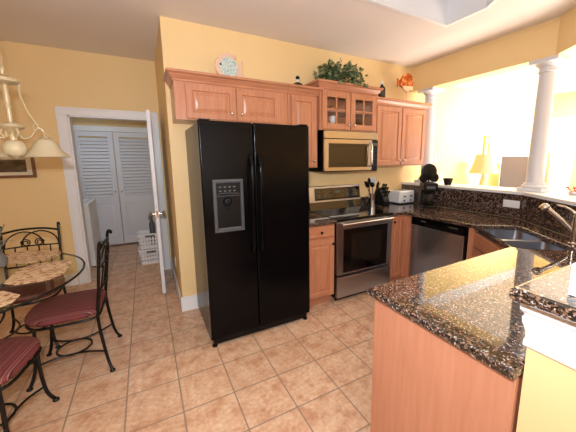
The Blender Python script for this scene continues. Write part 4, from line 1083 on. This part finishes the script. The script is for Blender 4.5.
# placemats
pm = NT('woven_placemat'); f_ = pm.noise(pm.coord((1, 1, 1)), 26, 5, .65)
pm.col(pm.ramp(f_, [(.34, srgb(120, 62, 36)), (.43, srgb(196, 146, 104)), (.50, srgb(232, 200, 160)), (.8, srgb(242, 218, 182))])); pm.set(rough=.7)
def placemat(cx, cy, ang, label):
    a, c_, k = .215, .15, .07
    out = [(-a+k, -c_), (a-k, -c_), (a, -c_+k), (a, c_-k), (a-k, c_), (-a+k, c_), (-a, c_-k), (-a, -c_+k)]
    b = prism(bmesh.new(), out, 0, .004)
    o = tag(obj('placemat', b, pm.m, None, 0), label, 'placemat', 'placemats on the glass table'); o.location = (cx, cy, TZ+.001); o.rotation_euler = (0, 0, ang)
    return o
placemat(-.92, -.42, R(90), 'octagonal tan placemat at the right seat of the glass table')
placemat(-1.12, .06, R(148), 'octagonal tan placemat in front of the chair behind the table')
placemat(-1.13, -.92, R(42), 'octagonal tan placemat nearest the camera, cut by the left edge')
# dried arrangement in the middle
t = thing('dried_arrangement', 'grey dried branches in a small vase at the left picture edge', 'plant', (-1.215, -.16, TZ+.001))
obj('vase', lathe(bmesh.new(), [(.03, 0), (.045, .01), (.055, .06), (.03, .11), (.035, .13), (.031, .13), (.026, .11), (.0001, .02)], (-1.215, -.16, TZ+.001), 20), plain('grey_stoneware', (120, 116, 110), .5), t)
b = bmesh.new(); rnd = random.Random(9)
for i in range(60):
    a = rnd.uniform(0, 6.28); s = rnd.uniform(.02, .09); h = rnd.uniform(.18, .30)
    p0 = Vector((-1.215, -.16, TZ+.10)); p2 = p0+Vector((s*math.cos(a), s*math.sin(a), h-.1)); tube(b, spline([p0, p0+(p2-p0)*.5+Vector((0, 0, .02)), p2], 4), .0018, 4); ball(b, p2, .006, sub=1)
obj('branches', b, plain('grey_twigs', (138, 130, 118), .8), t)

# picture on the door wall
t = thing('picture_frame', 'framed picture on the yellow wall left of the doorway', 'picture', (-1.6, DY, 1.44))
b = bmesh.new(); x0, x1, z0, z1 = -1.86, -1.295, 1.335, 1.60; fw = .03
bx(b, x0, x1, DY-.025, DY-.002, z0, z0+fw, .004); bx(b, x0, x1, DY-.025, DY-.002, z1-fw, z1, .004); bx(b, x0, x0+fw, DY-.025, DY-.002, z0+fw, z1-fw, .004); bx(b, x1-fw, x1, DY-.025, DY-.002, z0+fw, z1-fw, .004)
obj('frame', b, plain('brown_frame', (122, 78, 44), .4), t, 30)
obj('mount', box(x0+fw, x1-fw, DY-.012, DY-.003, z0+fw, z1-fw), plain('cream_mount', (222, 208, 180), .7), t, 0)
pt = NT('dark_landscape'); pt.col(pt.ramp(pt.noise(pt.coord((1, 1, 3)), 9, 5), [(.35, srgb(52, 40, 28)), (.6, srgb(112, 92, 62))])); pt.set(rough=.6)
obj('print', box(x0+fw+.045, x1-fw-.045, DY-.0135, DY-.0125, z0+fw+.035, z1-fw-.035), pt.m, t, 0)

# chandelier
CC = Vector((-.955, -.40, 0)); ZL = 1.60
t = thing('chandelier', 'cream chandelier with bell glass shades hanging over the dining table', 'chandelier', (CC.x, CC.y, H))
cr = M['cream']
gs = NT('frosted_shade'); gs.col(srgb(240, 226, 190)); gs.set(rough=.35, trans=.35); gs.p.inputs['Subsurface Weight'].default_value = 0
obj('canopy', lathe(bmesh.new(), [(.065, H-.001), (.06, H-.02), (.02, H-.04), (.008, H-.045)], CC, 24), cr, t)
b = bmesh.new(); z = H-.045; i = 0
while z > 2.085:
    R0 = Matrix.Rotation(R(90*(i % 2)), 3, 'Z')
    pts = [CC+R0 @ Vector((.010*math.cos(a*PI/6), 0, 0))+Vector((0, 0, z-.018+.021*math.sin(a*PI/6))) for a in range(12)]
    tube(b, pts, .0028, 6, True); z -= .033; i += 1
obj('chain', b, cr, t)
b = bmesh.new(); lathe(b, [(.006, 2.10), (.012, 2.08), (.006, 2.06), (.05, 2.035), (.072, 2.03), (.075, 2.012), (.06, 2.005), (.015, 1.995), (.014, 1.95), (.018, 1.90), (.012, 1.88), (.02, 1.86), (.013, 1.84), (.016, 1.78), (.012, 1.765), (.06, 1.752), (.066, 1.735), (.055, 1.725), (.03, 1.715), (.014, 1.69), (.022, 1.67), (.02, 1.653)], CC, 28)
obj('centre_stem', b, cr, t)
for k in range(3):
    a = R(15+120*k); u = Vector((math.cos(a), math.sin(a), 0)); P = lambda r_, z: CC+u*r_+Vector((0, 0, z))
    b = tube(bmesh.new(), spline([P(.07, 2.012), P(.062, 1.96), P(.085, 1.85), P(.12, 1.765), P(.135, 1.73)], 5), .0055, 7)
    obj('rod', b, cr, t)
for a0 in (15, 195):
    a = R(a0); u = Vector((math.cos(a), math.sin(a), 0)); P = lambda r_, z: CC+u*r_+Vector((0, 0, z))
    b = tube(bmesh.new(), spline([P(.03, 1.735), P(.03, 1.69), P(.05, 1.665), P(.085, 1.68), P(.11, 1.72), P(.13, 1.738), P(.149, 1.725), P(.155, 1.70)], 6), .006, 7)
    tube(b, spline([P(.11, 1.72), P(.105, 1.755), P(.125, 1.77), P(.13, 1.75)], 5), .004, 6)
    lathe(b, [(.006, 1.712), (.012, 1.70), (.008, 1.69), (.02, 1.682), (.034, 1.668), (.034, 1.655)], P(.155, 0), 16)
    arm = obj('arm', b, cr, t)
    b = bmesh.new(); lathe(b, [(.034, 1.668), (.05, 1.655), (.066, 1.63), (.082, 1.595), (.105, 1.565), (.128, 1.545), (.125, 1.543), (.101, 1.561), (.078, 1.592), (.062, 1.628), (.046, 1.652), (.032, 1.664)], P(.155, 0), 28)
    obj('glass_shade', b, gs.m, arm, 60)
    b = bmesh.new(); ball(b, P(.155, 1.62), .018, .018, .028); obj('bulb', b, M['whitep'], arm)
b = bmesh.new(); lathe(b, [(.02, 1.652), (.04, 1.645), (.056, 1.62), (.060, 1.595), (.052, 1.565), (.03, 1.55), (.012, 1.545), (.008, 1.537), (.0001, 1.534)], CC, 28)
obj('glass_bowl', b, gs.m, t, 60)
b = bmesh.new()
for k in range(3):
    a = R(75+120*k); u = Vector((math.cos(a), math.sin(a), 0)); P = lambda r_, z: CC+u*r_+Vector((0, 0, z))
    tube(b, spline([P(.04, 1.73), P(.055, 1.70), P(.04, 1.675), P(.02, 1.68)], 5), .007, 7)
obj('scrolls', b, cr, t)

# ------------------------------------------------------------------ laundry room
t = thing('washing_machine', 'white washing machine just inside the laundry room on the left', 'washing machine', (-1.3, 2.35, 0))
obj('body', box(-1.62, -.95, 1.95, 2.62, .02, .93, .015, 3), M['whitep'], t, 40)
obj('lid', box(-1.55, -1.0, 2.0, 2.5, .932, .945, .006), M['whitep'], t)
obj('control_console', prism_dir(bmesh.new(), [(-1.83, 1.96, .931), (-1.66, 1.96, .931), (-1.72, 1.96, 1.08), (-1.83, 1.96, 1.08)], (0, .65, 0), .006), M['whitep'], t) if False else obj('control_console', box(-1.61, -1.50, 1.96, 2.61, .946, 1.07, .01), M['whitep'], t)
obj('front_panel', ring_panel(bmesh.new(), (-.949, 2.0, .1), (0, 1, 0), (0, 0, 1), (1, 0, 0), .57, .72, [(0, 0), (0, .002), (.01, .006), (.02, .006)]), M['whitep'], t)
def laundry_basket(z, s, label, seed):
    x0, x1, y0, y1 = -.425, -.06, 1.66, 1.98; h = .22
    t = thing('laundry_basket', label, 'basket', ((x0+x1)/2, (y0+y1)/2, z), 'stacked laundry baskets')
    # perforated sides built from bars so the holes are open
    def corner(z_, k):   # taper outward with height
        e = .02+.03*(1-k)
        return [(x0+e, y0+e), (x1-e, y0+e), (x1-e, y1-e), (x0+e, y1-e)]
    b = bmesh.new()
    rows = [0, .2, .27, .45, .52, .70, .78, 1.0]
    def wallseg(k0, k1, frac=None):
        for i in range(4):
            A0, A1 = corner(0, k0), corner(0, k1); j = (i+1) % 4
            segs = [(0, 1)] if frac is None else frac
            for (f0, f1) in segs:
                pts = []
                for (C_, k, f) in ((A0, k0, f0), (A0, k0, f1), (A1, k1, f1), (A1, k1, f0)):
                    p = Vector(C_[i]).lerp(Vector(C_[j]), f); pts.append((p.x, p.y, z+.004+h*k))
                cxy = Vector(((x0+x1)/2, (y0+y1)/2)); mid = (Vector(C_[i])+Vector(C_[j]))/2; nrm = (mid-cxy).normalized()*-.004
                nrm = Vector((round(nrm.x/.004)*.004, round(nrm.y/.004)*.004)) if True else nrm
                prism_dir(b, pts, (nrm.x, nrm.y, 0))
    bars = []; n = 8
    for q in range(n+1):
        c_ = q/n; bars.append((max(0, c_-.035), min(1, c_+.035)))
    wallseg(0, .2); wallseg(.36, .44); wallseg(.60, .68); wallseg(.84, 1.0)
    for a, c_ in ((.2, .36), (.44, .60), (.68, .84)): wallseg(a, c_, bars)
    bx(b, x0+.05, x1-.05, y0+.05, y1-.05, z+.0005, z+.006)
    obj('body', b, M['whitep'], t, 0)
    r_ = .02; C_ = corner(0, 1)
    b = bmesh.new(); tube(b, spline([(p[0], p[1], z+.004+h) for p in ((x0+.02, y0+.08), (x0+.03, y0+.03), (x0+.08, y0+.02), (x1-.08, y0+.02), (x1-.03, y0+.03), (x1-.02, y0+.08), (x1-.02, y1-.08), (x1-.03, y1-.03), (x1-.08, y1-.02), (x0+.08, y1-.02), (x0+.03, y1-.03), (x0+.02, y1-.08))], 3, True), .009, 7, True)
    obj('rim', b, M['whitep'], t)
    b = bmesh.new()
    for y in (y0+.004,): bx(b, (x0+x1)/2-.06, (x0+x1)/2+.06, y, y+.01, z+h-.035, z+h-.012, .003)
    obj('handle_opening', b, M['grey'], t)
laundry_basket(.001, 1, 'white perforated laundry basket standing on the laundry room floor', 1)
laundry_basket(.236, 1, 'white perforated laundry basket stacked on the other one', 2)
t = thing('spray_bottle', 'grey spray bottle standing in the stacked laundry baskets', 'bottle', (-.2, 1.82, .244))
obj('body', lathe(bmesh.new(), [(.035, 0), (.04, .01), (.04, .34), (.015, .40), (.013, .44)], (-.2, 1.82, .244), 18), M['grey'], t)
b = bmesh.new(); bx(b, -.235, -.18, 1.805, 1.835, .685, .735, .006); bx(b, -.235, -.222, 1.812, 1.828, .64, .686, .003); obj('trigger_head', b, M['blackp'], t)
